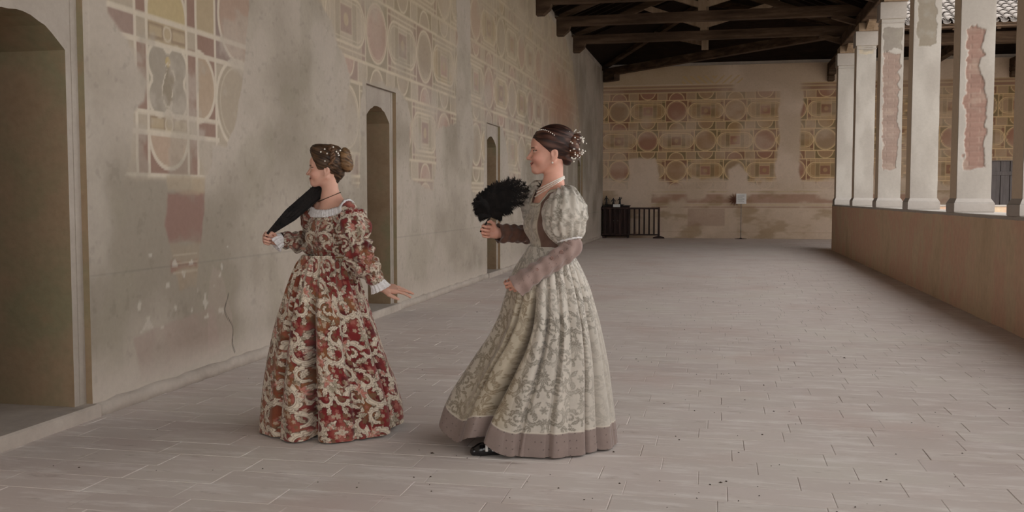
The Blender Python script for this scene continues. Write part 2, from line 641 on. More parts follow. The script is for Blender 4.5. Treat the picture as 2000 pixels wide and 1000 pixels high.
def paint_left(u, v):
    base = plaster_col(u, v)
    wob = 0.10 * (fbm(u * 5, v * 5, 4, 2) - 0.5) * 2
    relief = np.zeros(u.shape)
    # nearest fragment
    A = [(5.55, 3.6), (5.70, 2.60), (5.92, 2.46), (6.02, 2.30), (6.13, 2.20), (6.10, 2.06), (5.98, 1.95), (5.95, 1.72), (5.86, 1.55), (6.0, 1.50), (6.9, 1.53), (7.0, 1.64),
         (7.0, 1.82), (7.25, 1.78), (7.38, 2.0), (7.55, 2.35), (7.68, 3.0), (7.7, 3.6)]
    m = (u > 5.3) & (u < 8.0) & (v > 1.3)
    dA = np.full(u.shape, 1.0)
    dA[m] = poly_sd(u[m], v[m], A) + 0.35 * wob[m]
    mA = (1 - sstep(-0.02, 0.015, dA))
    # wear inside
    wearA = sstep(0.50, 0.66, fbm(u * 4 + 11, v * 4, 4, 4))
    fr = np.zeros(u.shape + (3,))
    fr[m] = near_fragment(u[m], v[m])
    col = mixc(base, fr, mA * (1 - 0.60 * wearA) * 0.80)
    relief += 0.004 * mA
    # fragments below it
    for poly, cc, al in (([(6.36, 1.44), (6.88, 1.43), (6.86, 1.28), (6.82, 1.05), (6.38, 1.08), (6.32, 1.2)], (146, 112, 102), 0.8),
                         ([(6.4, 1.05), (6.8, 1.06), (6.74, 0.72), (6.5, 0.70)], (166, 146, 124), 0.6),
                         ([(6.4, 0.93), (6.75, 0.93), (6.75, 0.87), (6.4, 0.86)], (148, 110, 98), 0.7),
                         ([(6.35, 1.56), (6.9, 1.56), (6.88, 1.44), (6.36, 1.44)], (178, 160, 136), 0.8),
                         ([(7.0, 0.85), (7.12, 0.8), (7.3, 0.45), (7.32, 0.2), (6.9, 0.15), (6.9, 0.6)], (172, 156, 144), 0.8),
                         ([(5.9, 0.45), (7.0, 0.55), (7.1, 0.15), (6.0, 0.12)], (168, 146, 136), 0.5)):
        mm = (u > 5.6) & (u < 7.6) & (v < 1.8)
        d = np.full(u.shape, 1.0)
        d[mm] = poly_sd(u[mm], v[mm], poly) + 0.3 * wob[mm]
        k = (1 - sstep(-0.015, 0.015, d)) * al * (1 - 0.4 * wearA)
        col = mixc(col, np.broadcast_to(lin(cc), col.shape), k)
        relief += 0.003 * k
    brick_lines = (np.abs(((v - 0.72) / 0.065) % 1 - 0.5) > 0.40) & (u > 6.42) & (u < 6.76) & (v > 0.74) & (v < 1.04)
    col = mixc(col, np.broadcast_to(lin((190, 176, 156)), col.shape), 0.5 * brick_lines)
    # long painted field above and between the other doorways
    Bm = [(8.95, 4.2), (9.05, 3.35), (9.45, 3.2), (9.75, 2.95), (9.95, 2.7), (9.82, 2.2), (9.9, 1.95), (10.02, 1.55), (10.2, 1.52), (10.28, 2.1), (10.34, 2.72), (11.6, 2.72),
          (11.75, 2.68), (11.95, 2.62), (12.1, 2.4), (12.0, 2.0), (11.98, 1.62), (12.5, 1.56), (13.1, 1.5), (13.25, 1.75), (13.2, 2.35), (14.0, 2.45), (14.36, 2.5), (14.4, 4.2), (14.2, 5.6), (10, 5.6)]
    Cm = [(15.2, 5.6), (15.25, 2.9), (15.45, 2.4), (15.3, 1.55), (15.6, 1.42), (16.1, 1.42), (16.2, 2.7), (17.5, 2.72), (17.9, 2.4), (18.3, 1.6), (19.2, 1.5), (19.4, 2.1), (20.5, 2.3),
          (22.0, 2.5), (25, 2.7), (27, 2.9), (28, 3.4), (26.5, 5.0), (25, 5.6)]
    f2, l2 = ornament(u - 10.45, v, 2.90, 0.77, 0.25, 1.90, sp=np.minimum(0.65 * (u * u + 15) / 7372, 0.045))
    d = np.minimum(poly_sd(u, v, Bm), poly_sd(u, v, Cm)) + 0.8 * wob
    mB = 1 - sstep(-0.03, 0.03, d)
    wear = sstep(0.46, 0.72, fbm(u * 1.7 + 5, v * 1.9 + 2, 5, 6))
    fade = 1 - 0.35 * sstep(18, 27, u)
    col = mixc(col, f2, mB * (0.50 - 0.32 * wear) * fade)
    col = mixc(col, np.broadcast_to(lin((212, 198, 176)), col.shape), l2 * mB * (0.85 - 0.5 * wear) * fade)
    col = mixc(col, np.broadcast_to(lin((180, 160, 128)), col.shape), 0.35 * mB * sstep(3.0, 4.2, v))
    relief += 0.004 * mB
    # rosy stain far along and under the beams
    st = np.exp(-((u - 24.5) / 2.5) ** 2 - ((v - 3.7) / 0.8) ** 2)
    col = mixc(col, np.broadcast_to(lin((170, 122, 98)), col.shape), 0.65 * st)
    # smoother rising-damp strip at the foot
    ft = 1 - sstep(0.08, 0.34 + 0.15 * wob, v)
    col = mixc(col, np.broadcast_to(lin((202, 190, 178)), col.shape), 0.8 * ft)
    # the long crack
    cu = 7.24 + 0.05 * np.sin(v * 9) + 0.03 * np.sin(v * 23) + 0.06 * (0.7 - v)
    cr = (1 - sstep(0.004, 0.012, np.abs(u - cu))) * (v > 0.12) * (v < 0.62)
    col = col * (1 - 0.65 * cr)[..., None]
    chip = sstep(0.70, 0.76, fbm(u * 9 + 3, v * 11, 3, 7)) * (u > 5.8) * (u < 7.3) * (v > 0.45) * (v < 1.0)
    col = mixc(col, np.broadcast_to(lin((200, 190, 178)), col.shape), 0.7 * chip)
    return col, relief


# ---- left wall
def wall_lines():
    ys = [-10.0]
    while ys[-1] < YF:
        y = ys[-1]
        if y < 4.0:
            ys.append(y + 0.25)
        else:
            ys.append(y + min(1.12 * (y * y + 15) / 7372, 0.06))
    ys = np.array(ys)
    for c, _ in DOORS:                    # snap lines to the recess edges
        for e in (c - RW0, c + RW1):
            ys[np.argmin(np.abs(ys - e))] = e
    ys[-1] = YF
    zs = np.concatenate([np.arange(0, 0.9, 0.018), np.arange(0.9, 3.9, 0.0125), np.arange(3.9, 5.7, 0.03), [5.72]])
    zs[np.argmin(np.abs(zs - RT))] = RT
    return ys, zs


ys, zs = wall_lines()
U, V = np.meshgrid(ys, zs, indexing='ij')
wcol, wrel = paint_left(U, V)
dx = 0.016 * (fbm(U * 0.6, V * 0.7, 3, 2) - 0.5) + wrel + 0.003 * (fbm(U * 9, V * 9, 2, 4) - 0.5)
edge = np.ones(U.shape)
for c, _ in DOORS:
    edge = np.minimum(edge, np.where((V < RT + 0.06) & (U > c - RW0 - 0.06) & (U < c + RW1 + 0.06), 0.2, 1.0))
pts = np.stack([XW + dx * edge, U, V], -1).reshape(-1, 3)
gf = grid_faces(len(ys), len(zs))
fc = pts[gf].mean(1)
keep = np.ones(len(gf), bool)
for c, _ in DOORS:
    keep &= ~((fc[:, 1] > c - RW0) & (fc[:, 1] < c + RW1) & (fc[:, 2] < RT))
wall_left = mesh_obj('wall_left', pts, gf[keep], M['fresco'], None, True, wcol.reshape(-1, 3))
tag(wall_left, kind='structure')
mb = MB()
pv = -10.0
for c, _ in DOORS + [(YF + 9, '')]:
    y1 = min(c - 0.47, YF)
    if c - 0.47 > pv:
        mb.box(XW - 0.75, XW - 0.04, pv, y1, -.2, 5.95)
    if y1 < YF:
        mb.box(XW - 0.75, XW - 0.04, y1, c + 0.47, RT, 5.95)
    pv = c + 0.47
mb.build('wall_core', M['plaster'], wall_left)


def arch_profile(n=14):
    """half-widths across the doorway and arch heights (flattened, slightly pointed arch)"""
    out = []
    for k in range(n + 1):
        s = -DW + 2 * DW * k / n
        t = abs(s) / DW
        z = DZS + (DZT - DZS) * (1 - t ** 2.3) + 0.02 * (1 - t)
        out.append((s, z))
    return out


for di, (c, _) in enumerate(DOORS):
    rd = random.Random(di)
    ap = [(s + (rd.uniform(-.004, .004) if 0 < i < 14 else 0), z + rd.uniform(-.006, .006)) for i, (s, z) in enumerate(arch_profile())]
    xr, xb = XW - 0.045, XW - 0.78
    mb = MB()
    for (s0, z0), (s1, z1) in zip(ap[:-1], ap[1:]):       # spandrel above the arch
        mb.add([(xr, c + s0, z0), (xr, c + s1, z1), (xr, c + s1, RT), (xr, c + s0, RT)], [(0, 1, 2, 3)])
    mb.add([(xr, c - RW0, 0), (xr, c - DW, 0), (xr, c - DW, RT), (xr, c - RW0, RT)], [(0, 1, 2, 3)])
    mb.add([(xr, c + DW, 0), (xr, c + RW1, 0), (xr, c + RW1, RT), (xr, c + DW, RT)], [(0, 1, 2, 3)])
    x1 = XW + 0.004
    mb.add([(xr, c - RW0, 0), (x1, c - RW0, 0), (x1, c - RW0, RT), (xr, c - RW0, RT)], [(0, 1, 2, 3)])
    mb.add([(xr, c - RW0, RT), (x1, c - RW0, RT), (x1, c + RW1, RT), (xr, c + RW1, RT)], [(0, 1, 2, 3)])
    mb.build('doorway_surround', M['plaster'], wall_left)
    mb = MB().add([(xr, c + RW1, 0), (x1, c + RW1, 0), (x1, c + RW1, RT), (xr, c + RW1, RT)], [(3, 2, 1, 0)])
    mb.build('recess_edge', M['reveal'], wall_left)
    mb = MB()
    prof = [(-DW, 0.0)] + ap + [(DW, 0.0)]
    for (s0, z0), (s1, z1) in zip(prof[:-1], prof[1:]):
        n = 1
        mb.add([(xr, c + s0, z0), (xb, c + s0, z0), (xb, c + s1, z1), (xr, c + s1, z1)], [(0, 1, 2, 3)])
    mb.build('doorway_reveal', M['reveal'], wall_left)
    sill = MB().box(xb, XW + 0.05, c - RW0 - 0.02, c + RW1 + 0.02, -0.02, 0.085, 0.012)
    sill.build('door_sill', M['kerb'], wall_left)
    dr = empty('door_%d' % (di + 1), (xb + 0.02, c, 0.085))
    tag(dr, kind='structure')
    for k in range(4):
        w = 2 * DW / 4
        MB().box(-0.03, 0.012, -DW + k * w + .003, -DW + (k + 1) * w - .003, 0, 2.45, 0.004).build('door_board', M['furniture'], dr)

# baseboard: chipped plaster kerb along the foot of the left wall
bi = 1
pv = -10.0
base = None
for c, _ in DOORS + [(YF + 9, '')]:
    y0, y1 = pv, min(c - RW0 - 0.02, YF)
    n = max(2, int((y1 - y0) / 0.12))
    v, f = [], []
    rb = random.Random(int(c * 10))
    for k in range(n + 1):
        y = y0 + (y1 - y0) * k / n
        a, h = 0.045 + rb.uniform(-.012, .012), 0.085 + rb.uniform(-.012, .008)
        if k in (0, n):
            a -= 0.01
        v += [(XW - 0.03, y, 0), (XW + a, y, -0.01), (XW + a - 0.006, y, h - 0.025), (XW + a * 0.55, y, h), (XW - 0.03, y, h + 0.004)]
    for k in range(n):
        for q in range(4):
            f.append((k * 5 + q, k * 5 + q + 1, k * 5 + q + 6, k * 5 + q + 5))
    f += [(4, 3, 2, 1, 0), (n * 5, n * 5 + 1, n * 5 + 2, n * 5 + 3, n * 5 + 4)]
    if base is None:
        base = mesh_obj('baseboard_left', v, f, M['kerb'], None, True)
        tag(base, kind='structure')
    else:
        mesh_obj('baseboard_run', v, f, M['kerb'], base, True)
    pv = c + RW1 + 0.02

# ---- far wall
XE = 14.0
def paint_far(u, v):
    base = plaster_col(u + 50, v)
    base = mixc(base, np.broadcast_to(lin((196, 168, 142)), base.shape), np.full(u.shape, 0.5)) * 1.38
    wob = (fbm(u * 2.2 + 9, v * 2.2, 4, 2) - 0.5) * 2
    col = base.copy()
    f = ornament(u + 3.70, v, 1.94, 0.73, 0.28, 1.95, tone='far')
    m = (v > 1.66) & (v < 4.93)
    wear = sstep(0.42, 0.72, fbm(u * 0.9 + 3, v * 1.4, 5, 5))
    k = m * (0.96 - 0.45 * wear)
    low = 1 - sstep(2.05, 1.85, v + 0.25 * wob) * 0.85
    k = k * low
    # grey repairs
    for P_ in ([(2.03, 6), (1.98, 4.2), (2.06, 3.4), (1.9, 2.6), (2.1, 1.4), (2.75, 1.3), (2.65, 2.6), (2.72, 4), (2.7, 6)],
               [(-3.0, 2.68), (-2.1, 2.7), (-1.95, 2.2), (-2.05, 1.1), (-3.1, 1.1), (-2.95, 1.9)],
               [(0.35, 2.35), (0.7, 2.5), (1.0, 2.2), (1.05, 1.6), (0.4, 1.55)], [(0.3, 5.9), (2.3, 5.9), (2.3, 5.0), (0.9, 4.99), (0.5, 5.1)]):
        d = poly_sd(u, v, P_) + 0.10 * wob
        k = k * sstep(-0.04, 0.06, d)
    col = mixc(col, f, k)
    # cornice bands above
    fade = sstep(0.0, 0.2, np.abs(u - 1.6) - 1.0)
    for z0, z1, cc in ((4.93, 4.97, (206, 178, 128)), (4.97, 5.07, (140, 92, 66)), (5.07, 5.11, (200, 172, 126)), (5.11, 5.17, (150, 108, 78)), (5.17, 5.2, (196, 168, 124))):
        b = sstep(z0 - .008, z0 + .008, v) * (1 - sstep(z1 - .008, z1 + .008, v))
        col = mixc(col, np.broadcast_to(lin(cc), col.shape), 0.75 * b * fade * (1 - 0.4 * wear))
    och = sstep(5.2, 5.25, v) * (1 - sstep(-0.6, 0.6, u))
    col = mixc(col, np.broadcast_to(lin((166, 138, 92)), col.shape), 0.5 * och)
    zig = np.abs(((u + (v - 5.2) * np.where(u > -0.1, -1.1, 1.1)) / 0.24) % 1 - 0.5)
    zz = (1 - sstep(0.12, 0.2, zig)) * (v > 5.22) * (v < 5.5) * (np.abs(u + 0.2) < 1.0)
    col = mixc(col, np.broadcast_to(lin((206, 172, 116)), col.shape), 0.6 * zz)
    # dado
    dado = (v < 1.62)
    for z0, z1, cc, al in ((1.56, 1.60, (200, 176, 136), .7), (1.20, 1.50, (150, 96, 74), .55), (1.12, 1.16, (202, 178, 140), .6), (1.04, 1.08, (150, 104, 84), .5), (0.20, 0.24, (190, 160, 134), .4)):
        b = sstep(z0 - .01, z0 + .01, v) * (1 - sstep(z1 - .01, z1 + .01, v)) * sstep(0.30, 0.55, fbm(u * 1.4, v * 2 + 5, 4, 3)) * (u > -2.2) * (u < 1.9 + 8)
        col = mixc(col, np.broadcast_to(lin(cc), col.shape), al * b)
    col = mixc(col, np.broadcast_to(lin((150, 122, 84)), col.shape), 0.5 * dado * sstep(0.5, 0.65, fbm(u * 1.1 + 7, v * 2.5, 4, 6)))
    rect = np.maximum(np.abs(u + 0.35) - 0.62, np.abs(v - 0.72) - 0.3)
    col = mixc(col, np.broadcast_to(lin((168, 136, 118)), col.shape), 0.5 * (1 - sstep(-.02, .02, rect)))
    sun = np.hypot(u - 0.60, v - 1.32)
    col = mixc(col, np.broadcast_to(lin((110, 54, 42)), col.shape), 0.8 * (1 - sstep(0.08, 0.22, sun + 0.05 * np.sin(np.arctan2(v - 1.32, u - 0.6) * 12))))
    return col


us = np.concatenate([np.arange(-3.9, 3.8, 0.0172), np.arange(3.8, 6.6, 0.1), np.arange(6.6, 9.9, 0.03), np.arange(9.9, XE + .1, 0.2)])
zf = np.concatenate([np.arange(0, 1.6, 0.025), np.arange(1.6, 5.3, 0.0172), np.arange(5.3, 5.86, 0.03)])
U, V = np.meshgrid(us, zf, indexing='ij')
fcol = paint_far(U, V)
dy = 0.02 * (fbm(U * 0.5, V * 0.6, 3, 6) - 0.5)
pts = np.stack([U, YF + dy, V], -1).reshape(-1, 3)
DX0, DX1, DZ = 8.35, 9.75, 2.58
gf = grid_faces(len(us), len(zf))
fc = pts[gf].mean(1)
keep = ~((fc[:, 0] > DX0) & (fc[:, 0] < DX1) & (fc[:, 2] < DZ))
wall_far = tag(mesh_obj('wall_far', pts, gf[keep], M['fresco'], None, True, fcol.reshape(-1, 3)), kind='structure')
mb = MB()
mb.box(XW - .75, DX0 + .02, YF + .03, YF + .6, -.2, 6.1)
mb.box(DX1 - .02, XE, YF + .03, YF + .6, -.2, 6.1)
mb.box(DX0 + .02, DX1 - .02, YF + .03, YF + .6, DZ - .02, 6.1)
mb.build('wall_core', M['plaster'], wall_far)
dr = tag(empty('door_6', (DX0, YF + 0.12, 0)), kind='structure')
nb = 5
for k in range(nb):
    w = (DX1 - DX0) / nb
    MB().box(k * w + .012, (k + 1) * w - .012, 0, 0.05, 0, DZ, 0.006).build('door_board', M['greydoor'], dr)
MB().box(0, DX1 - DX0, .05, .09, 0, DZ).build('door_backing', M['furniture'], dr)
for z in (0.35, 2.10):
    MB().box(0.03, DX1 - DX0 - .03, -0.03, 0.0, z, z + .13, 0.006).build('door_ledge', M['greydoor'], dr)

# ---- parapet (wall_right) with coping, turning the corner into the far wing
mb = MB()
n = 90
def parapet_run(a, b, nrm, name, parent):
    """thick low wall from a to b, nrm points to the corridor side"""
    a, b, nrm = Vector(a), Vector(b), Vector(nrm)
    L = (b - a).length
    nn = max(2, int(L / 0.25))
    hs = [0.0, 0.3, 0.6, 0.9, 1.165]
    v, f = [], []
    rp = random.Random(5)
    for k in range(nn + 1):
        p = a + (b - a) * k / nn
        for j, h in enumerate(hs):
            q = p + nrm * rp.uniform(-0.006, 0.006)
            v.append((q.x, q.y, h))
        q = p - nrm * 0.58
        v.append((q.x, q.y, 1.165))
        v.append((q.x, q.y, -0.2))
    m = 7
    for k in range(nn):
        for j in range(m):
            f.append((k * m + j, k * m + (j + 1) % m, (k + 1) * m + (j + 1) % m, (k + 1) * m + j))
    f += [tuple(range(m)), tuple(range(nn * m + m - 1, nn * m - 1, -1))]
    o = mesh_obj(name, v, f, M['parapet'], parent)
    mc = MB()
    s = 0.0
    q0 = a + nrm * 0.004
    for k in range(int(L / 1.6) + 1):
        s1 = min(L, s + 1.6)
        if s1 - s < 0.05:
            break
        c = [a + (b - a) * (s / L), a + (b - a) * ((s1 - .004) / L)]
        x0, x1 = sorted((c[0].x + nrm.x * .004, c[1].x - nrm.x * .60)) if abs(nrm.x) > .5 else sorted((c[0].x, c[1].x))
        y0, y1 = sorted((c[0].y, c[1].y)) if abs(nrm.x) > .5 else sorted((c[0].y + nrm.y * .004, c[0].y - nrm.y * .60))
        MB().box(x0, x1, y0, y1, 1.16, 1.205, 0.008).build('coping_slab', M['whitewash'], o)
        s = s1
    return o


wall_right = tag(parapet_run((XP, -10, 0), (XP, YC + 0.55, 0), (-1, 0, 0), 'wall_right', None), kind='structure')
tag(parapet_run((XP + .58, YC + .57, 0), (XE, YC + .57, 0), (0, 1, 0), 'wall_far_parapet', None), kind='structure')

# walls that close both wings out of view, and the courtyard
tag(MB().box(XE, XE + .4, YC, YF + .6, 0, 6.2).build('wall_end', M['plaster']), kind='structure')
M['court'] = noise_mat('courtyard_gravel', [(0.3, (168, 158, 142)), (0.7, (192, 182, 166))], 2, grain=40)
tag(MB().box(XP + .58, 26, -30, YC, -0.3, -0.12).build('floor_courtyard', M['court']), kind='structure')  # unseen courtyard ground, added for its bounce light

# ---- roof
EV, RG = 5.60, 7.38
XR, YR = -0.4, 29.8
XI, YI = 3.85, 25.55
XO, YO = XW - 0.1, YF + 0.25
EO = 5.92
ceiling = tag(empty('ceiling'), kind='structure')
slopes = {'main_in': [(XI, -10.3, EV), (XR, -10.3, RG), (XR, YR, RG), (XI, YI, EV)],
          'main_out': [(XR, -10.3, RG), (XO, -10.3, EO), (XO, YO, EO), (XR, YR, RG)],
          'far_out': [(XR, YR, RG), (XO, YO, EO), (XE + .4, YO, EO), (XE + .4, YR, RG)],
          'far_in': [(XI, YI, EV), (XR, YR, RG), (XE + .4, YR, RG), (XE + .4, YI, EV)]}
for nm, q in slopes.items():
    v = [Vector(p) for p in q]
    nn = (v[1] - v[0]).cross(v[2] - v[0]).normalized()
    if nn.z < 0:
        nn = -nn
    w = [p - nn * 0.05 for p in v]
    f = [(0, 1, 2, 3), (7, 6, 5, 4)] + [(k, k + 4, (k + 1) % 4 + 4, (k + 1) % 4) for k in range(4)]
    mesh_obj('roof_slope', v + w, f, M['wood' if nm.startswith('far_in') else 'wood_black'], ceiling)
# common rafters under the main slopes, in the stretch the photograph looks up into
for k in range(24):
    y = 17.2 + k * 0.46
    if y < YI:
        MB().beam((XI - 0.05, y, EV - .1), (XR, y, RG - .11), 0.09, 0.11).build('rafter', M['wood_black'], ceiling)
    t = min(1.0, (YO - y) / (YO - YR)) if y > YR else 1.0
    MB().beam((XO + .1, y, EO - .06), (XO + (XR - XO) * t, y, EO + (RG - EO) * t - .11), 0.09, 0.11).build('rafter', M['wood_black'], ceiling)
for k in range(20):                       # rafters of the far wing
    x = 3.6 + k * 0.5
    MB().beam((x, YI + .05, EV - .1), (x, YR, RG - .11), 0.09, 0.11).build('rafter', M['wood'], ceiling)
# eaves boards along the courtyard edge
MB().box(XI - 0.25, XI, -10.3, YI, EV - .10, EV - .06).build('eaves_board', M['wood'], ceiling)
MB().box(XI - 0.25, XE + .4, YI, YI + .25, EV - .10, EV - .06).build('eaves_board', M['wood'], ceiling)
# architraves resting on the columns
MB().box(3.08, 3.48, -10, YC + .3, 5.28, 5.55, 0.015).build('architrave', M['wood'], ceiling)
MB().box(3.5, XE, YC + .08, YC + .46, 5.28, 5.55, 0.015).build('architrave', M['wood'], ceiling)

# roof tiles on the far wing
def tile_arc(w, L, n=6, up=1, drop=0.0):
    v, f = [], []
    for j, (yy, s) in enumerate(((0, 1.0), (L, 0.86))):
        for rr in (w / 2, w / 2 - 0.014):
            for k in range(n + 1):
                t = math.pi * k / n
                v.append((-rr * s * math.cos(t), yy, up * rr * s * 0.75 * math.sin(t) + (0.03 if j == 0 and up > 0 else 0)))
    m = n + 1
    for k in range(n):
        f += [(k, k + 1, 2 * m + k + 1, 2 * m + k), (m + k + 1, m + k, 3 * m + k, 3 * m + k + 1), (k + 1, k, m + k, m + k + 1)]
    return v, f


sl = math.atan2(RG - EV, YR - YI)
tv, tf = tile_arc(0.17, 0.46)
pvv, pf = tile_arc(0.19, 0.46, 5, -1)
cov_me = bpy.data.meshes.new('roof_tile')
cov_me.from_pydata(tv, [], tf)
cov_me.materials.append(M['rooftile'])
roof = tag(empty('roof_tiling', (0, YI, EV + 0.02)), kind='structure')
rest = MB()
cs, sn = math.cos(sl), math.sin(sl)
PT, ROW = 0.215, 0.36
for j in range(12):
    for i in range(48):
        x = 4.0 + i * PT
        yy = -0.08 + j * ROW
        jx, jz = RNG.uniform(-.008, .008), RNG.uniform(0, .008)
        rest.add([(x + PT / 2 + a, (yy + b) * cs - c * sn, (yy + b) * sn + c * cs + 0.055) for a, b, c in pvv], pf)
        if j < 10 and 5.2 < x < 9.1:
            o = bpy.data.objects.new('roof_tile', cov_me)
            o.location = (x + jx, yy * cs, yy * sn + 0.045 + jz)
            o.rotation_euler = (sl, 0, RNG.uniform(-.03, .03))
            link(o, roof)
        else:
            rest.add([(x + jx + a, (yy + b) * cs - c * sn, (yy + b) * sn + c * cs + 0.045) for a, b, c in tv], tf)
tag(rest.build('roof_tiles_beyond', M['rooftile'], roof), kind='stuff')

# ================================================================== TRUSSES
def truss(y, label):
    t = empty('roof_truss', (0, y, 0))
    tag(t, label, 'roof truss', 'trusses carrying the loggia roof')
    rt = random.Random(int(y * 10))
    zb = 5.56
    j = lambda a=.02: rt.uniform(-a, a)
    MB().beam((XW - .05, 0, zb + .11), (3.5, 0, zb + .12 + j()), .20, .22, w2=.22, h2=.23).build('tie_beam', M['wood'], t)
    MB().add([(XW - .05, -.11, 5.33), (XW + .16, -.11, 5.33), (XW + .30, -.11, 5.45), (XW + .34, -.11, 5.56), (XW - .05, -.11, 5.56),
              (XW - .05, .11, 5.33), (XW + .16, .11, 5.33), (XW + .30, .11, 5.45), (XW + .34, .11, 5.56), (XW - .05, .11, 5.56)],
             [(0, 1, 2, 3, 4), (9, 8, 7, 6, 5)] + [(k, k + 5, (k + 1) % 5 + 5, (k + 1) % 5) for k in range(5)]).build('corbel', M['wood'], t)
    MB().beam((XW + .05, 0, 5.82), (XR, 0, RG - .28), .17, .18).build('principal_rafter', M['wood'], t)
    MB().beam((3.45, 0, 5.70), (XR, 0, RG - .28), .17, .18).build('principal_rafter', M['wood'], t)
    MB().box(XR - .09, XR + .09, -.085, .085, 5.80, RG - .2).build('king_post', M['wood_pale'], t)
    MB().beam((XR - .07, 0, 5.95), (XR - 1.75, 0, 6.55), .13, .13).build('strut', M['wood_pale'], t)
    MB().beam((XR + .07, 0, 5.95), (XR + 1.95, 0, 6.48), .13, .13).build('strut', M['wood_pale'], t)
    # wooden bracket at the column side
    MB().beam((3.1, 0, 5.40), (2.55, 0, 5.58), .15, .12).build('bracket', M['wood'], t)
    return t


truss(18.25, 'dark timber roof truss just above the top edge of the picture')
truss(21.05, 'dark timber roof truss with its beam end highest on the frescoed left wall')
truss(23.80, 'dark timber roof truss with its tie beam between two other straight tie beams')
truss(26.60, 'dark timber roof truss with the lowest straight tie beam, above the slanting one')
# hip truss across the corner
ha, hb = Vector((XW - .02, YF + .02, 5.67)), Vector((3.35, YC + .1, 5.69))
t = tag(empty('hip_truss', (XR, YR, 0)), 'dark slanting timber tie beam running across the far corner of the loggia', 'roof truss')
off = Vector((XR, YR, 0))
MB().beam(ha - off, hb - off, .22, .24).build('tie_beam', M['wood'], t)
dd = (hb - ha).normalized()
MB().beam(ha - off + Vector((0, 0, -.22)), ha - off + dd * .75 + Vector((0, 0, -.22)), .24, .2).build('corbel', M['wood'], t)
pm = Vector((XR, YR, 5.8)) - off
MB().box(-.1, .1, -.1, .1, 5.78, RG - .15).build('king_post', M['wood_pale'], t)
MB().beam(pm + Vector((0, 0, .15)), pm - dd * 2.2 + Vector((0, 0, .75)), .13, .13).build('strut', M['wood_pale'], t)
MB().beam(ha - off + Vector((0, 0, .2)), pm + Vector((0, 0, RG - 6.0)), .17, .17).build('principal_rafter', M['wood'], t)
MB().beam(hb - off + Vector((0, 0, .1)), pm + Vector((0, 0, RG - 6.0)), .17, .17).build('principal_rafter', M['wood'], t)
# cross beams of the far wing, running from its columns to the far wall
for k, (x, lab) in enumerate(((3.62, 'dark wooden cross beam on corbel left of the farthest white column'), (6.6, 'dark wooden cross beam of the far wing, seen through the middle columns'),
                              (9.15, 'dark wooden cross beam of the far wing on a corbel above the grey door'))):
    t = tag(empty('cross_beam', (x, YF, 0)), lab, 'beam', 'cross beams of the far wing')
    MB().box(-.11, .11, YC - YF, 0.02, 5.56, 5.79, .01).build('beam', M['wood'], t)
    MB().box(-.11, .11, -.55, .02, 5.38, 5.56, .02).build('corbel', M['wood'], t)
    MB().box(-.10, .10, -.26, .02, 5.20, 5.38, .02).build('corbel_foot', M['wood'], t)
    MB().beam((0, YC - YF + 1.1, 5.6), (0, YC - YF + .3, 5.2), .12, .12).build('brace', M['wood_pale'], t)

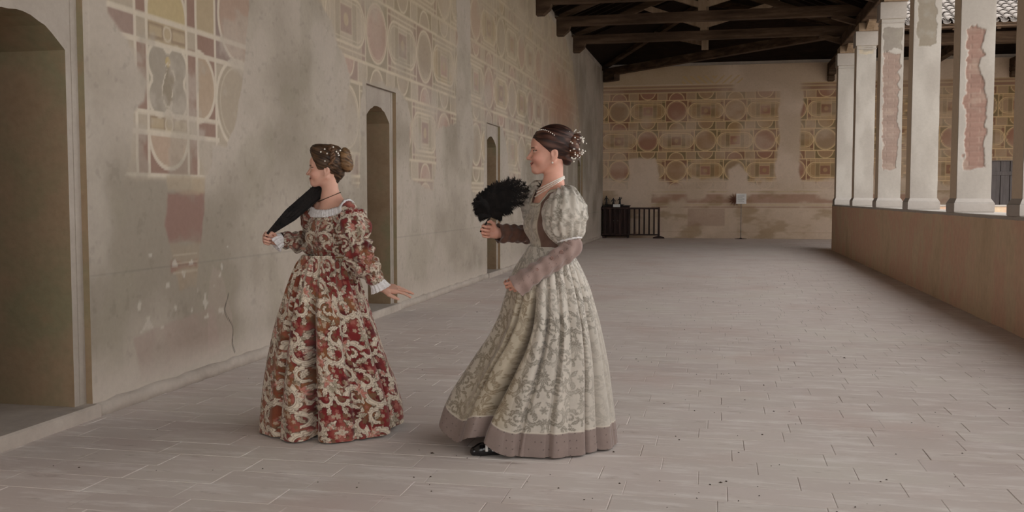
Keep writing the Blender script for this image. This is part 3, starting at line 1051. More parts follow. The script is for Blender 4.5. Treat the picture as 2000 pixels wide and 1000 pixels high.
# ================================================================== COLUMNS
SX0, SX1, SD = 3.03, 3.44, 0.38
def shaft(name, parent, y0, patch=None, seed=0):
    """square shaft, its four faces as one fine skin; 'patch' polygons (u across front, z) show bare brick"""
    z0, z1 = 1.36, 4.80
    w, d = SX1 - SX0, SD
    per = 2 * (w + d)
    nf, nz_ = (62, 260) if patch else (12, 50)
    uu = np.concatenate([np.linspace(0, w, nf, endpoint=False)] + [np.linspace(q, q + e, 8, endpoint=False) for q, e in ((w, d), (w + d, w), (2 * w + d, d))])
    nu = len(uu)
    zz = np.linspace(z0, z1, nz_)
    U, V = np.meshgrid(uu, zz, indexing='ij')
    # face 0: front (-y), 1: courtyard (+x), 2: back (+y), 3: corridor (-x)
    X = np.where(U < w, SX0 + U, np.where(U < w + d, SX1, np.where(U < 2 * w + d, SX1 - (U - w - d), SX0)))
    Y = np.where(U < w, 0, np.where(U < w + d, U - w, np.where(U < 2 * w + d, d, d - (U - 2 * w - d))))
    nx = np.where(U < w, 0, np.where(U < w + d, 1, np.where(U < 2 * w + d, 0, -1)))
    ny = np.where(U < w, -1, np.where(U < w + d, 0, np.where(U < 2 * w + d, 1, 0)))
    n = fbm(U * 3 + seed * 7, V * 1.5, 4, seed)
    col = mixc(np.broadcast_to(lin((177, 169, 161)), U.shape + (3,)), np.broadcast_to(lin((193, 186, 178)), U.shape + (3,)), sstep(.3, .7, n))
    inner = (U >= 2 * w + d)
    col = mixc(col, np.broadcast_to(lin((224, 204, 180)), col.shape), 0.85 * inner)  # corridor face coloured lighter to offset the shade on that side
    rel = 0.006 * (fbm(U * 4, V * 3, 3, seed + 1) - .5)
    if patch:
        for poly, cc, al, dep in patch:
            wob = 0.05 * (fbm(U * 9 + seed, V * 9, 3, seed + 2) - .5) * 2
            dpl = poly_sd(U, V, poly) + wob + 0.02 * (fbm(U * 40, V * 40, 2, seed) - .5)
            k = (1 - sstep(-.012, .008, dpl)) * al
            cb = np.broadcast_to(lin(cc), col.shape)
            brv = fbm(U * 5 + 3, V * 7, 4, seed + 3)
            cb = mixc(cb, np.broadcast_to(lin((170, 146, 132) if dep > .006 else (158, 150, 138)), col.shape), sstep(.45, .75, brv))
            if dep > 0.006:
                rowh = 0.062
                r = np.floor(V / rowh)
                jt = np.minimum(np.abs(V / rowh - r - .5), 0.5)
                uo = (U + (r % 2) * 0.13) / 0.26
                jh = np.abs(uo - np.floor(uo) - .5)
                joint = np.maximum(sstep(.38, .46, jt), sstep(.44, .475, jh))
                cb = mixc(cb, np.broadcast_to(lin((176, 154, 142)), col.shape), 0.4 * joint * sstep(.3, .6, brv))
                rel = rel - 0.004 * joint * k
                cb = cb * (0.90 + 0.14 * hash01(np.floor(uo), r, 4) + .12 * (fbm(U * 30, V * 40, 3, 2) - .5))[..., None]
            col = mixc(col, cb, k)
            rel = rel - dep * k
    Xr, Yr = X + nx * rel, Y + ny * rel
    pts = np.stack([Xr, Yr, V], -1).reshape(-1, 3)
    return mesh_obj(name, pts, grid_faces(nu, nz_, True), M['fresco'], parent, True, col.reshape(-1, 3))


def column(y, label, patch=None, seed=0, cap=True):
    t = tag(empty('column', (0, y, 0)), label, 'column', 'square columns on the parapet')
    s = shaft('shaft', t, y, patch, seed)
    m = s.modifiers.new('edges', 'EDGE_SPLIT')
    m.split_angle = math.radians(50)
    mb = MB()
    a, b, w = SX0 - .03, SX1 + .035, SD
    mb.box(a - .005, b + .005, -.04, w + .04, 1.203, 1.33, .01)
    mb.add([(a, -.035, 1.33), (b, -.035, 1.33), (b, w + .035, 1.33), (a, w + .035, 1.33), (SX0, 0, 1.385), (SX1, 0, 1.385), (SX1, w, 1.385), (SX0, w, 1.385)],
           [(0, 1, 5, 4), (1, 2, 6, 5), (2, 3, 7, 6), (3, 0, 4, 7)])
    mb.build('plinth', M['whitewash'], t)
    mb = MB()
    mb.box(SX0 - .03, SX1 + .03, -.03, w + .03, 4.78, 5.10, .008)
    mb.build('capital', M['whitewash'], t)
    MB().box(SX0 - .005, SX1 + .01, -.012, w + .012, 4.70, 4.725, .004).build('necking_band', M['whitewash'], t)
    # timber cushion and its two little brackets under the architrave
    MB().box(3.05, 3.5, -.10, w + .10, 5.10, 5.28, .012).build('timber_cushion', M['wood_pale'], t)
    MB().beam((3.28, -.05, 5.17), (3.28, -.50, 5.30), .16, .12).build('timber_bracket', M['wood_pale'], t)
    return t


p3 = [([(.05, 4.15), (.42, 4.12), (.40, 3.4), (.43, 2.6), (.40, 1.95), (.08, 1.9), (.06, 3.0)], (154, 128, 116), .8, .010),
      ([(.04, 4.62), (.44, 4.6), (.44, 4.2), (.30, 4.25), (.06, 4.15)], (148, 139, 130), .9, .004)]
p4 = [([(.04, 4.75), (.40, 4.75), (.40, 3.85), (.30, 3.78), (.10, 3.80), (.05, 4.0)], (148, 137, 122), .9, .005)]
p5 = [([(.10, 3.52), (.22, 3.58), (.34, 3.52), (.33, 3.36), (.35, 3.20), (.28, 3.08), (.31, 2.95), (.40, 2.78), (.40, 2.62), (.37, 2.50), (.40, 2.30), (.38, 2.12), (.39, 1.95), (.42, 1.78), (.10, 1.76),
        (.07, 1.95), (.10, 2.3), (.07, 2.6), (.11, 2.9), (.08, 3.15), (.10, 3.35)], (156, 124, 112), .95, .012)]
p2 = [([(.07, 4.76), (.42, 4.76), (.42, 4.6), (.07, 4.6)], (206, 190, 164), .7, .003)]
SCX = lambda ps: [([(u * .82, z) for u, z in q], c, al, dp) for q, c, al, dp in ps]
p2, p3, p4, p5 = SCX(p2), SCX(p3), SCX(p4), SCX(p5)
column(26.55, 'white square column standing at the far inner corner of the loggia', None, 1)
column(23.15, 'plain white square column second from the far corner', p2, 2)
column(19.80, 'square column with a long faded red brick strip, third from the far corner', p3, 3)
column(16.62, 'white square column with a grey bare patch near the top', p4, 4)
column(13.50, 'white square column with a large ragged patch of bare red brick', p5, 5)
column(10.72, 'square column cut by the right edge of the picture', None, 6)
# further columns that the corridor needs for its light, out of view
for k, y in enumerate((7.55, 4.3, 1.1, -2.1, -5.3, -8.5)):
    column(y, 'white square column nearer the camera, out of the picture', None, 7 + k)
# columns of the far wing stand in line behind the near ones
for x, lab in ((10.6, 'white square column of the far wing, right of the grey door'),):
    t = tag(empty('column', (x - SX0, YC + .03, 0)), lab, 'column', 'square columns of the far wing')
    MB().box(SX0, SX1, 0, .5, 1.33, 5.28, .01).build('shaft', M['whitewash'], t)
    MB().box(SX0 - .03, SX1 + .03, -.03, .53, 1.203, 1.36, .01).build('plinth', M['whitewash'], t)

# ================================================================== FIGURES: implicit-surface toolkit
def vec(*a):
    return np.array(a, float)


def unit(v):
    v = np.asarray(v, float)
    return v / np.linalg.norm(v)


def cap_fn(a, b, ra, rb):
    a, b = np.asarray(a, float), np.asarray(b, float)
    ab = b - a
    L2 = max(ab @ ab, 1e-12)

    def fn(X, Y, Z):
        t = np.clip(((X - a[0]) * ab[0] + (Y - a[1]) * ab[1] + (Z - a[2]) * ab[2]) / L2, 0, 1)
        return np.sqrt((X - a[0] - t * ab[0]) ** 2 + (Y - a[1] - t * ab[1]) ** 2 + (Z - a[2] - t * ab[2]) ** 2) - (ra + (rb - ra) * t)
    r = max(ra, rb)
    return fn, np.minimum(a, b) - r, np.maximum(a, b) + r


def ell_fn(c, rad, fr=None):
    c = np.asarray(c, float)
    fr = np.eye(3) if fr is None else np.asarray(fr)
    rad = np.asarray(rad, float)

    def fn(X, Y, Z):
        q = [((X - c[0]) * fr[i][0] + (Y - c[1]) * fr[i][1] + (Z - c[2]) * fr[i][2]) for i in range(3)]
        k0 = np.sqrt(sum((q[i] / rad[i]) ** 2 for i in range(3)))
        k1 = np.sqrt(sum((q[i] / rad[i] ** 2) ** 2 for i in range(3)))
        return k0 * (k0 - 1.0) / np.maximum(k1, 1e-6)
    r = rad.max()
    return fn, c - r, c + r


class Prims:
    def __init__(self):
        self.p = []

    def cap(self, a, b, ra, rb=None, k=0.012, sub=False):
        self.p.append((*cap_fn(a, b, ra, ra if rb is None else rb), k, sub))
        return self

    def ell(self, c, rad, fr=None, k=0.012, sub=False):
        self.p.append((*ell_fn(c, rad, fr), k, sub))
        return self

    def chain(self, pts, rads, k=0.012):
        for i in range(len(pts) - 1):
            self.cap(pts[i], pts[i + 1], rads[i], rads[i + 1], k)
        return self

    @staticmethod
    def comb(D, d, k, sub):
        if sub:
            d = -d
            h = np.clip(0.5 - 0.5 * (d - D) / k, 0, 1)
            return d * (1 - h) + D * h + k * h * (1 - h)
        h = np.clip(0.5 + 0.5 * (d - D) / k, 0, 1)
        return d * (1 - h) + D * h - k * h * (1 - h)

    def at(self, X, Y, Z):
        D = np.full(np.broadcast(X, Y, Z).shape, 0.1)
        for fn, lo, hi, k, sub in self.p:
            D = self.comb(D, fn(X, Y, Z), k, sub)
        return D

    def volume(self, h, zs=None, infl=0.0, pad=0.02, lo=None, hi=None):
        L = np.min([q[1] for q in self.p], 0) - pad - infl if lo is None else np.asarray(lo)
        H = np.max([q[2] for q in self.p], 0) + pad + infl if hi is None else np.asarray(hi)
        ax = [np.arange(L[i], H[i] + h, h) for i in range(3)]
        if zs is not None:
            ax[2] = zs
        D = np.full([len(a) for a in ax], 0.05, np.float32)
        for fn, lo_, hi_, k, sub in self.p:
            m = 0.03 + infl
            sl = []
            for i in range(3):
                a = max(0, np.searchsorted(ax[i], lo_[i] - m) - 1)
                b = min(len(ax[i]), np.searchsorted(ax[i], hi_[i] + m) + 1)
                sl.append(slice(a, b))
            if any(s.stop <= s.start for s in sl):
                continue
            X = ax[0][sl[0]][:, None, None]
            Y = ax[1][sl[1]][None, :, None]
            Z = ax[2][sl[2]][None, None, :]
            d = fn(X, Y, Z)
            D[tuple(sl)] = self.comb(D[tuple(sl)], d, k, sub)
        return ax, D - infl


def surface_nets(ax, D):
    ins = D < 0
    cnt = np.zeros([n - 1 for n in D.shape], np.int8)
    offs = [(i, j, k) for i in (0, 1) for j in (0, 1) for k in (0, 1)]
    nx, ny, nz_ = cnt.shape
    for o in offs:
        cnt += ins[o[0]:o[0] + nx, o[1]:o[1] + ny, o[2]:o[2] + nz_]
    act = (cnt > 0) & (cnt < 8)
    cell = np.argwhere(act)
    idx = np.full(cnt.shape, -1, np.int64)
    idx[act] = np.arange(len(cell))
    vals = np.stack([D[cell[:, 0] + o[0], cell[:, 1] + o[1], cell[:, 2] + o[2]] for o in offs], 1)
    acc = np.zeros((len(cell), 3))
    num = np.zeros(len(cell))
    for a in range(8):
        for b in range(a + 1, 8):
            df = [offs[b][i] - offs[a][i] for i in range(3)]
            if sum(map(abs, df)) != 1:
                continue
            va, vb = vals[:, a], vals[:, b]
            cr = (va < 0) != (vb < 0)
            t = np.where(cr, va / np.where(cr, va - vb, 1), 0)
            p = np.array(offs[a])[None, :] + t[:, None] * np.array(df)[None, :]
            acc += p * cr[:, None]
            num += cr
    loc = acc / num[:, None]
    P = np.stack([ax[i][cell[:, i]] + loc[:, i] * (ax[i][cell[:, i] + 1] - ax[i][cell[:, i]]) for i in range(3)], 1)
    faces = []
    for axis in range(3):
        s0 = [slice(None)] * 3
        s1 = [slice(None)] * 3
        s0[axis] = slice(0, -1)
        s1[axis] = slice(1, None)
        e = np.argwhere(ins[tuple(s0)] != ins[tuple(s1)])
        o1, o2 = (axis + 1) % 3, (axis + 2) % 3
        ok = (e[:, o1] > 0) & (e[:, o2] > 0) & (e[:, o1] < D.shape[o1] - 1) & (e[:, o2] < D.shape[o2] - 1)
        e = e[ok]
        st = ins[e[:, 0], e[:, 1], e[:, 2]]

        def ci(d1, d2):
            q = e.copy()
            q[:, o1] -= d1
            q[:, o2] -= d2
            return idx[q[:, 0], q[:, 1], q[:, 2]]
        f = np.stack([ci(1, 1), ci(0, 1), ci(0, 0), ci(1, 0)], 1)
        f[~st] = f[~st][:, ::-1]
        faces.append(f)
    return P, np.concatenate(faces)


def normals_of(P, F):
    n = np.cross(P[F[:, 2]] - P[F[:, 0]], P[F[:, 3]] - P[F[:, 1]])
    N = np.zeros_like(P)
    for k in range(4):
        np.add.at(N, F[:, k], n)
    return N / np.maximum(np.linalg.norm(N, axis=1), 1e-12)[:, None]


def catmull(pts, n):
    pts = np.asarray(pts, float)
    m = len(pts)
    t = np.linspace(0, m - 1 - 1e-9, n)
    i = np.floor(t).astype(int)
    f = (t - i)[:, None]
    g = lambda k: pts[np.clip(k, 0, m - 1)]
    p0, p1, p2, p3 = g(i - 1), g(i), g(i + 1), g(i + 2)
    return 0.5 * (2 * p1 + (p2 - p0) * f + (2 * p0 - 5 * p1 + 4 * p2 - p3) * f ** 2 + (3 * p1 - p0 - 3 * p2 + p3) * f ** 3)


def loft(path, rad, nl=80, na=64, disp=None, flat=None):
    """tube along a smooth path; returns points (nl,na,3), metric coordinates u (round), v (along)"""
    C_ = catmull(path, nl)
    R_ = catmull(np.asarray(rad, float)[:, None], nl)[:, 0]
    T = np.gradient(C_, axis=0)
    T /= np.linalg.norm(T, axis=1)[:, None]
    ref = vec(0, -1, 0.15)
    S = np.zeros_like(C_)
    for i in range(nl):
        s = ref - T[i] * (ref @ T[i])
        s /= np.linalg.norm(s)
        S[i] = s
        ref = s
    B = np.cross(T, S)
    a = np.linspace(0, 2 * np.pi, na, endpoint=False)
    v = np.concatenate([[0], np.cumsum(np.linalg.norm(np.diff(C_, axis=0), axis=1))])
    A, V = np.meshgrid(a, v, indexing='xy')
    Rr = np.repeat(R_[:, None], na, 1)
    if disp is not None:
        Rr = Rr + disp(A, V / v[-1])
    fl = 1.0 if flat is None else flat
    P = C_[:, None, :] + (np.cos(A)[..., None] * S[:, None, :] + fl * np.sin(A)[..., None] * B[:, None, :]) * Rr[..., None]
    return P, (A - np.pi) * np.mean(R_), V


def loft_obj(name, mat, parent, P, col=None, solid=None):
    nl, na = P.shape[:2]
    f = grid_faces(nl, na, False, True)[:, ::-1]
    return mesh_obj(name, P.reshape(-1, 3), np.ascontiguousarray(f), mat, parent, True, None if col is None else col.reshape(-1, 3), solid)


# ---- woven ornament ---------------------------------------------------------
def motif(u, v, W=0.30, Hh=0.42):
    """damask repeat with half drop, mirrored; returns distance fields (leaf work, scrolls, blossoms) in metres for W=0.30"""
    cidx = np.floor(u / W)
    x = u - (cidx + 0.5) * W
    v2 = v + np.where(cidx % 2 == 0, 0, Hh / 2)
    r = np.floor(v2 / Hh)
    y = (v2 - r * Hh) * (0.42 / Hh)
    x = np.abs(x) * (0.30 / W)

    def leaf(px, py, ang, L, w):
        dx, dy = x - px, y - py
        c, s = math.sin(ang), math.cos(ang)
        a = dx * c + dy * s
        b = dx * s - dy * c
        t = np.clip(a / L, 0, 1)
        ww = w * np.sin(np.pi * np.clip(t, 0.03, 1) ** 0.8) ** 0.8
        ww = ww * (0.80 + 0.20 * np.cos(t * 26))
        d = np.hypot(a - t * L, b) - ww
        return d
    leaves = np.full(u.shape, 1.0)
    for ang, L, w in ((0, .085, .017), (.55, .08, .016), (1.1, .07, .015), (1.7, .055, .013), (2.3, .05, .012)):
        leaves = np.minimum(leaves, leaf(0, .265, ang, L, w))
    for px, py, ang, L, w in ((.02, .03, .9, .075, .014), (.07, .075, .2, .06, .013), (.125, .17, -.9, .06, .013), (.10, .215, .6, .05, .012), (.145, .23, .0, .06, .014),
                              (.145, .05, 2.4, .06, .014), (.09, .02, 1.7, .055, .012), (.06, .38, 1.2, .06, .013), (.03, .385, .3, .05, .011), (.13, .40, -.4, .05, .012)):
        leaves = np.minimum(leaves, leaf(px, py, ang, L, w))

    def curl(cx, cy, R, th, a0, sweep):
        dx, dy = x - cx, y - cy
        a = (np.arctan2(dy, dx) - a0) % (2 * np.pi)
        rr = R * (1 - 0.35 * np.clip(a / (2 * np.pi), 0, 1))
        rd_ = np.hypot(dx, dy) - rr
        lob = np.abs(np.sin(a * 4.5 + 4 * rd_ / R)) ** .6
        d = np.where(rd_ > 0, rd_ - th * (.55 + 1.15 * lob) * (1 - .45 * a / sweep), -rd_ - th * .8 * (1 - .4 * a / sweep))
        return np.where(a < sweep, d, 1.0)
    sc = np.minimum.reduce([curl(.075, .130, .060, .014, -.9, 3.6), curl(.052, .205, .036, .010, 2.4, 3.6), curl(.112, .350, .046, .013, 3.4, 3.8), curl(.038, .345, .030, .009, .2, 3.4),
                            curl(.112, .060, .034, .010, .8, 3.6), curl(.112, .240, .034, .010, 4.4, 3.6), curl(.080, .128, .024, .008, 1.6, 4.2), curl(.112, .350, .018, .007, .6, 4.2)])
    def flower(cx, cy, R, n):
        dx, dy = x - cx, y - cy
        return np.hypot(dx, dy) - R * (0.74 + 0.26 * np.cos(n * np.arctan2(dy, dx)))
    fl = np.minimum.reduce([flower(0, .262, .034, 7), flower(.15, .315, .034, 8), flower(.15, .125, .028, 6), flower(.0, .165, .026, 6), flower(.066, .135, .018, 5), flower(0, .085, .030, 6), flower(.045, .055, .016, 5)])
    s = W / 0.30
    return leaves * s, sc * s, fl * s, cidx, r


def brocade(u, v, gold=None, W=0.30, Hh=0.42, wear=0.0):
    le, sc, fl, ci, ri = motif(u, v, W, Hh)
    n1 = fbm(u * 9, v * 9, 4, 1)
    n2 = fbm(u * 40, v * 40, 3, 3)
    red = np.broadcast_to(lin((126, 38, 38)), u.shape + (3,))
    col = mixc(red, np.broadcast_to(lin((158, 84, 74)), red.shape), sstep(.42, .68, n1))
    col = mixc(col, np.broadcast_to(lin((92, 26, 28)), red.shape), sstep(.5, .75, fbm(u * 16, v * 16, 3, 5)))
    och = sstep(.55, .68, fbm(u * 6 + 20, v * 5, 3, 6))
    if gold is not None:
        och = np.maximum(och, gold)
    col = mixc(col, np.broadcast_to(lin((142, 96, 58)), red.shape), 0.8 * och)
    # small filling sprigs between the large leaves
    for sc_, sd_ in ((.047, 1), (.031, 2)):
        iu, iv = np.floor(u / sc_), np.floor(v / sc_)
        fx = u / sc_ - iu - .5 - .35 * (hash01(iu, iv, sd_) - .5)
        fy = v / sc_ - iv - .5 - .35 * (hash01(iu, iv, sd_ + 2) - .5)
        an = np.arctan2(fy, fx) + 6 * hash01(iu, iv, sd_ + 3)
        df = np.hypot(fx, fy) - .40 * (.55 + .45 * np.abs(np.cos(2.5 * an)))
        mk = (1 - sstep(-.06, .04, df)) * (hash01(iu, iv, sd_ + 4) > .38)
        pick = hash01(iu, iv, sd_ + 5)[..., None]
        cc = np.where(pick > .62, lin((196, 176, 152)), np.where(pick > .35, lin((168, 104, 92)), lin((122, 96, 70))))
        col = mixc(col, cc, mk * .75)
    cream, grey, pink = lin((222, 208, 188)), lin((176, 164, 142)), lin((196, 128, 116))
    aa = .0022
    for d, c1, c2, ol in ((le, grey, cream, .0045), (sc, cream, cream, .004), (fl - .001, cream, pink, .004)):
        m0 = 1 - sstep(ol - aa, ol + aa, d)
        col = mixc(col, np.broadcast_to(lin((74, 44, 36)), red.shape), m0 * .75)
        m = 1 - sstep(-aa, aa, d)
        cc = mixc(np.broadcast_to(c1, red.shape), np.broadcast_to(c2, red.shape), sstep(.4, .62, n2))
        col = mixc(col, cc, m)
        vein = (1 - sstep(.0012, .003, np.abs(d + .008)))
        col = mixc(col, np.broadcast_to(lin((118, 90, 72)), red.shape), vein * .55)
    ctr = 1 - sstep(-.026, -.020, fl)
    col = mixc(col, np.broadcast_to(lin((150, 96, 60)), red.shape), ctr)
    return col * (0.88 + 0.24 * n2)[..., None]


def damask(u, v, W=0.24, Hh=0.34, warm=None):
    le, sc, fl, ci, ri = motif(u, v, W, Hh)
    n1 = fbm(u * 7, v * 7, 4, 2)
    n2 = fbm(u * 45, v * 30, 3, 4)
    base = np.broadcast_to(lin((202, 193, 181)), u.shape + (3,))
    dark = np.broadcast_to(lin((134, 126, 113)), u.shape + (3,))
    if warm is not None:
        dark = mixc(dark, np.broadcast_to(lin((136, 116, 88)), dark.shape), warm)
        base = mixc(base, np.broadcast_to(lin((182, 168, 144)), dark.shape), warm)
    d = np.minimum(np.minimum(le, sc), fl)
    m = 1 - sstep(-.002, .003, d)
    col = mixc(base, dark, m * (.55 + .45 * sstep(.35, .6, n1)))
    vein = (1 - sstep(.001, .003, np.abs(d + .007)))
    col = mixc(col, base, vein * .6)
    return col * (0.90 + 0.2 * n2)[..., None]


M['skin'] = attr_mat('skin', 0.5, 0.35, 60, 0.08, 0.04, 0.001)
for _n in M['skin'].node_tree.nodes:
    if _n.type == 'BSDF_PRINCIPLED':
        _n.inputs['Subsurface Weight'].default_value = 0.15
        _n.inputs['Subsurface Radius'].default_value = (1.0, 0.35, 0.2)
        _n.inputs['Subsurface Scale'].default_value = 0.012
M['brocade'] = attr_mat('red_brocade', 0.75, 0.2, 220, 0.35, 0.35, 0.002, 0.25)
M['damask'] = attr_mat('silver_damask', 0.52, 0.4, 220, 0.2, 0.2, 0.0015, 0.3)
M['hair'] = attr_mat('hair', 0.5, 0.35, 200, 0.3, 0.3, 0.002)
M['lace'] = noise_mat('white_lace', [(0.35, (214, 208, 206)), (0.6, (238, 234, 234))], 60, 0.9, 0.1, grain=160, gstr=0.3, bstr=0.3, bdist=0.003)
M['pearl'] = noise_mat('pearl', [(0.4, (236, 228, 216)), (0.6, (248, 242, 234))], 8, 0.25, 0.6, grain=20, gstr=0.03, bstr=0)
M['mauve'] = attr_mat('mauve_gauze', 0.8, 0.2, 260, 0.3, 0.3, 0.002, 0.3)
M['feather'] = noise_mat('black_feather', [(0.35, (12, 9, 9)), (0.7, (34, 27, 24))], 30, 0.7, 0.25, grain=120, gstr=0.3)
M['patent'] = noise_mat('black_patent_leather', [(0.4, (16, 15, 18)), (0.7, (28, 26, 30))], 20, 0.2, 0.6, bstr=0)
M['cord'] = noise_mat('gold_brown_cord', [(0.4, (120, 86, 56)), (0.7, (164, 128, 88))], 60, 0.7, 0.3)


def hand(P, wrist, fwd, side, left, sc=1.0, curls=None, spread=(.10, .03, -.03, -.10), thumb=None):
    """palm, four fingers and a thumb; returns grip point and axes"""
    fwd = unit(fwd)
    side = unit(np.asarray(side, float) - fwd * (np.asarray(side) @ fwd))
    up = np.cross(side, fwd) if left else np.cross(fwd, side)
    w = np.asarray(wrist, float)
    kn = [w + sc * (fwd * a + side * b) for a, b in ((.084, .029), (.088, .009), (.083, -.011), (.075, -.029))]
    for q, b in zip(kn, (.020, .007, -.008, -.019)):
        P.cap(w + sc * side * b, q, .0145 * sc, .0115 * sc, .012)
    P.cap(w + sc * (fwd * .03 + side * .024 - up * .006), kn[0] - up * .006 * sc, .014 * sc, .011 * sc, .012)
    seg = ((.042, .025, .020), (.046, .029, .021), (.042, .026, .020), (.033, .020, .018))
    for i in range(4):
        p = kn[i]
        a = 0.0
        for j in range(3):
            a += curls[i][j]
            d = unit(fwd * math.cos(a) - up * math.sin(a) + side * spread[i] * max(0, math.cos(a)))
            q = p + d * seg[i][j] * sc
            r0 = (.0092, .0084, .0077, .0068)
            f = .9 if i == 3 else 1.0
            P.cap(p, q, r0[j] * f * sc, r0[j + 1] * f * sc, .004 if j == 0 else .003)
            p = q
    tp = [w + sc * (fwd * .018 + side * .022 - up * .004)]
    for (a, b, c), L in zip(thumb, (.042, .032, .026)):
        tp.append(tp[-1] + unit(fwd * a + side * b + up * c) * L * sc)
    P.chain(tp, [.0145 * sc, .0115 * sc, .0095 * sc, .0072 * sc], .006)
    grip = w + sc * (fwd * .098 - up * .024)
    return grip, fwd, side, up


def head(P, O, fwd, s, tilt=0.0, smile=0.0):
    """female head; returns mapper from head coordinates (f, side, z) to local space and the frame"""
    fwd = unit(fwd)
    up = vec(0, 0, 1)
    left = np.cross(up, fwd)
    if tilt:
        fwd, up = unit(fwd * math.cos(tilt) - up * math.sin(tilt)), unit(up * math.cos(tilt) + fwd * math.sin(tilt))
    fr = np.stack([fwd, left, up])
    H = lambda f, l, z: np.asarray(O) + s * (fwd * f + left * l + up * z)
    S = lambda *r: np.array(r) * s
    P.ell(H(-.010, 0, .030), S(.098, .074, .090), fr, .02 * s)
    P.ell(H(.030, 0, -.030), S(.058, .058, .078), fr, .025 * s)
    P.ell(H(.062, 0, .040), S(.030, .052, .036), fr, .02 * s)          # forehead
    for l in (-1, 1):
        P.cap(H(-.008, .052 * l, -.050), H(.062, .018 * l, -.098), .020 * s, .013 * s, .022 * s)   # jaw
        P.ell(H(.058, .036 * l, -.038), S(.026, .024, .026), fr, .02 * s)                         # cheek
    P.ell(H(.074, 0, -.094), S(.018, .022, .017), fr, .016 * s)        # chin
    P.ell(H(.078, 0, -.066), S(.017, .028, .026), fr, .014 * s)        # muzzle
    P.cap(H(.086, 0, .004), H(.106, 0, -.030), .0075 * s, .0085 * s, .009 * s)   # nose
    P.ell(H(.109, 0, -.034), S(.0095, .009, .0085), fr, .006 * s)
    for l in (-1, 1):
        P.ell(H(.096, .010 * l, -.038), S(.010, .0065, .0065), fr, .005 * s)
        P.ell(H(.094, .030 * l, -.001), S(.013, .017, .012), fr, .010 * s, True)   # eye socket
        P.ell(H(.073, .031 * l, -.001), S(.0125, .0125, .0125), fr, .003 * s)       # eye
        P.cap(H(.088, .014 * l, .018), H(.076, .046 * l, .016), .0055 * s, .005 * s, .010 * s)   # brow
        P.cap(H(.0845, .020 * l, .0065), H(.0775, .042 * l, .004), .0028 * s, .0028 * s, .003 * s)  # lid
        # ear
        P.ell(H(-.016, .073 * l, -.014), S(.019, .008, .031), fr, .006 * s)
        P.ell(H(-.011, .082 * l, -.011), S(.010, .007, .018), fr, .004 * s, True)
        P.ell(H(-.008, .071 * l, -.040), S(.009, .006, .010), fr, .005 * s)
    P.ell(H(.0915, 0, -.0605 + smile * .002), S(.0085, .022, .0052), fr, .004 * s)     # lips
    P.ell(H(.0900, 0, -.0725 + smile * .001), S(.0085, .019, .0058), fr, .004 * s)
    ml = [H(.1005 - 26 * q * q, q, -.0660 + (4 + 12 * smile) * q * q) for q in np.linspace(-.027, .027, 9)]
    for a_, b_ in zip(ml[:-1], ml[1:]):
        P.cap(a_, b_, (.0020 + .0010 * smile) * s, None, .0025 * s, True)
    if smile:
        for l in (-1, 1):
            P.ell(H(.070, .037 * l, -.034), S(.020, .018, .016), fr, .014 * s)      # lifted cheek
    return H, fr


def head_coords(pts, O, fr, s):
    return ((pts - np.asarray(O)) @ fr.T) / s


def skin_colour(pts, O, fr, s, base, smile=0.0, hairc=(60, 40, 30)):
    q = head_coords(pts, O, fr, s)
    f, l, z = q[:, 0], np.abs(q[:, 1]), q[:, 2]
    n = fbm(pts[:, 0] * 25 + 3, pts[:, 2] * 25 + pts[:, 1] * 13, 3, 1)
    col = np.broadcast_to(lin(base), pts.shape) * (0.94 + 0.12 * n)[:, None]

    def blend(cc, m):
        nonlocal col
        col = mixc(col, np.broadcast_to(lin(cc), col.shape), m)
    blend((206, 128, 112), .45 * np.exp(-((f - .07) / .03) ** 2 - ((l - .045) / .022) ** 2 - ((z + .04) / .025) ** 2))
    front = f > .06
    zm = -.0660 + (4 + 12 * smile) * l * l
    lips = np.maximum(l / .026, np.abs(z - zm) / (.0115 * (1 - .55 * np.clip(l / .026, 0, 1)))) - 1
    blend((166, 92, 84), front * (1 - sstep(-.2, .15, lips)) * .8)
    blend((96, 48, 44), front * (1 - sstep(.0012, .0030, np.abs(z - zm))) * (l < .027) * .9)
    brow = np.maximum(np.abs(l - .030) / .018, np.abs(z - (.0175 - 6 * (l - .03) ** 2)) / .0035) - 1
    blend(hairc, (f > .05) * (1 - sstep(-.3, .3, brow)) * .8)
    eye = np.hypot((l - .031) / .0135, (z + .0010) / .0052) - 1
    blend((186, 170, 158), (f > .055) * (1 - sstep(-.1, .05, eye)) * .9)
    blend((44, 30, 24), (f > .055) * (np.hypot(l - .029, z + .001) < .0072) * (z < .004) * .95)
    blend((46, 30, 26), (f > .055) * (np.abs(z - .0045) < .0024) * (np.abs(l - .032) < .0165) * .92)
    blend((150, 104, 90), (f > .055) * np.exp(-((z + .0085) / .003) ** 2 - ((l - .032) / .014) ** 2) * .5)
    return col


def surf(name, P, h, mat, parent, colf, infl=0.0, cut=None, zs=None, disp=None, lo=None, hi=None):
    ax, D = P.volume(h, zs, infl, lo=lo, hi=hi)
    if cut is not None:
        X, Y, Z = np.meshgrid(*ax, indexing='ij', sparse=True)
        D = np.maximum(D, cut(X, Y, Z).astype(np.float32))
    pts, F = surface_nets(ax, D)
    if disp is not None:
        pts = pts + normals_of(pts, F) * disp(pts)[:, None]
    return mesh_obj(name, pts, F, mat, parent, True, colf(pts)), pts


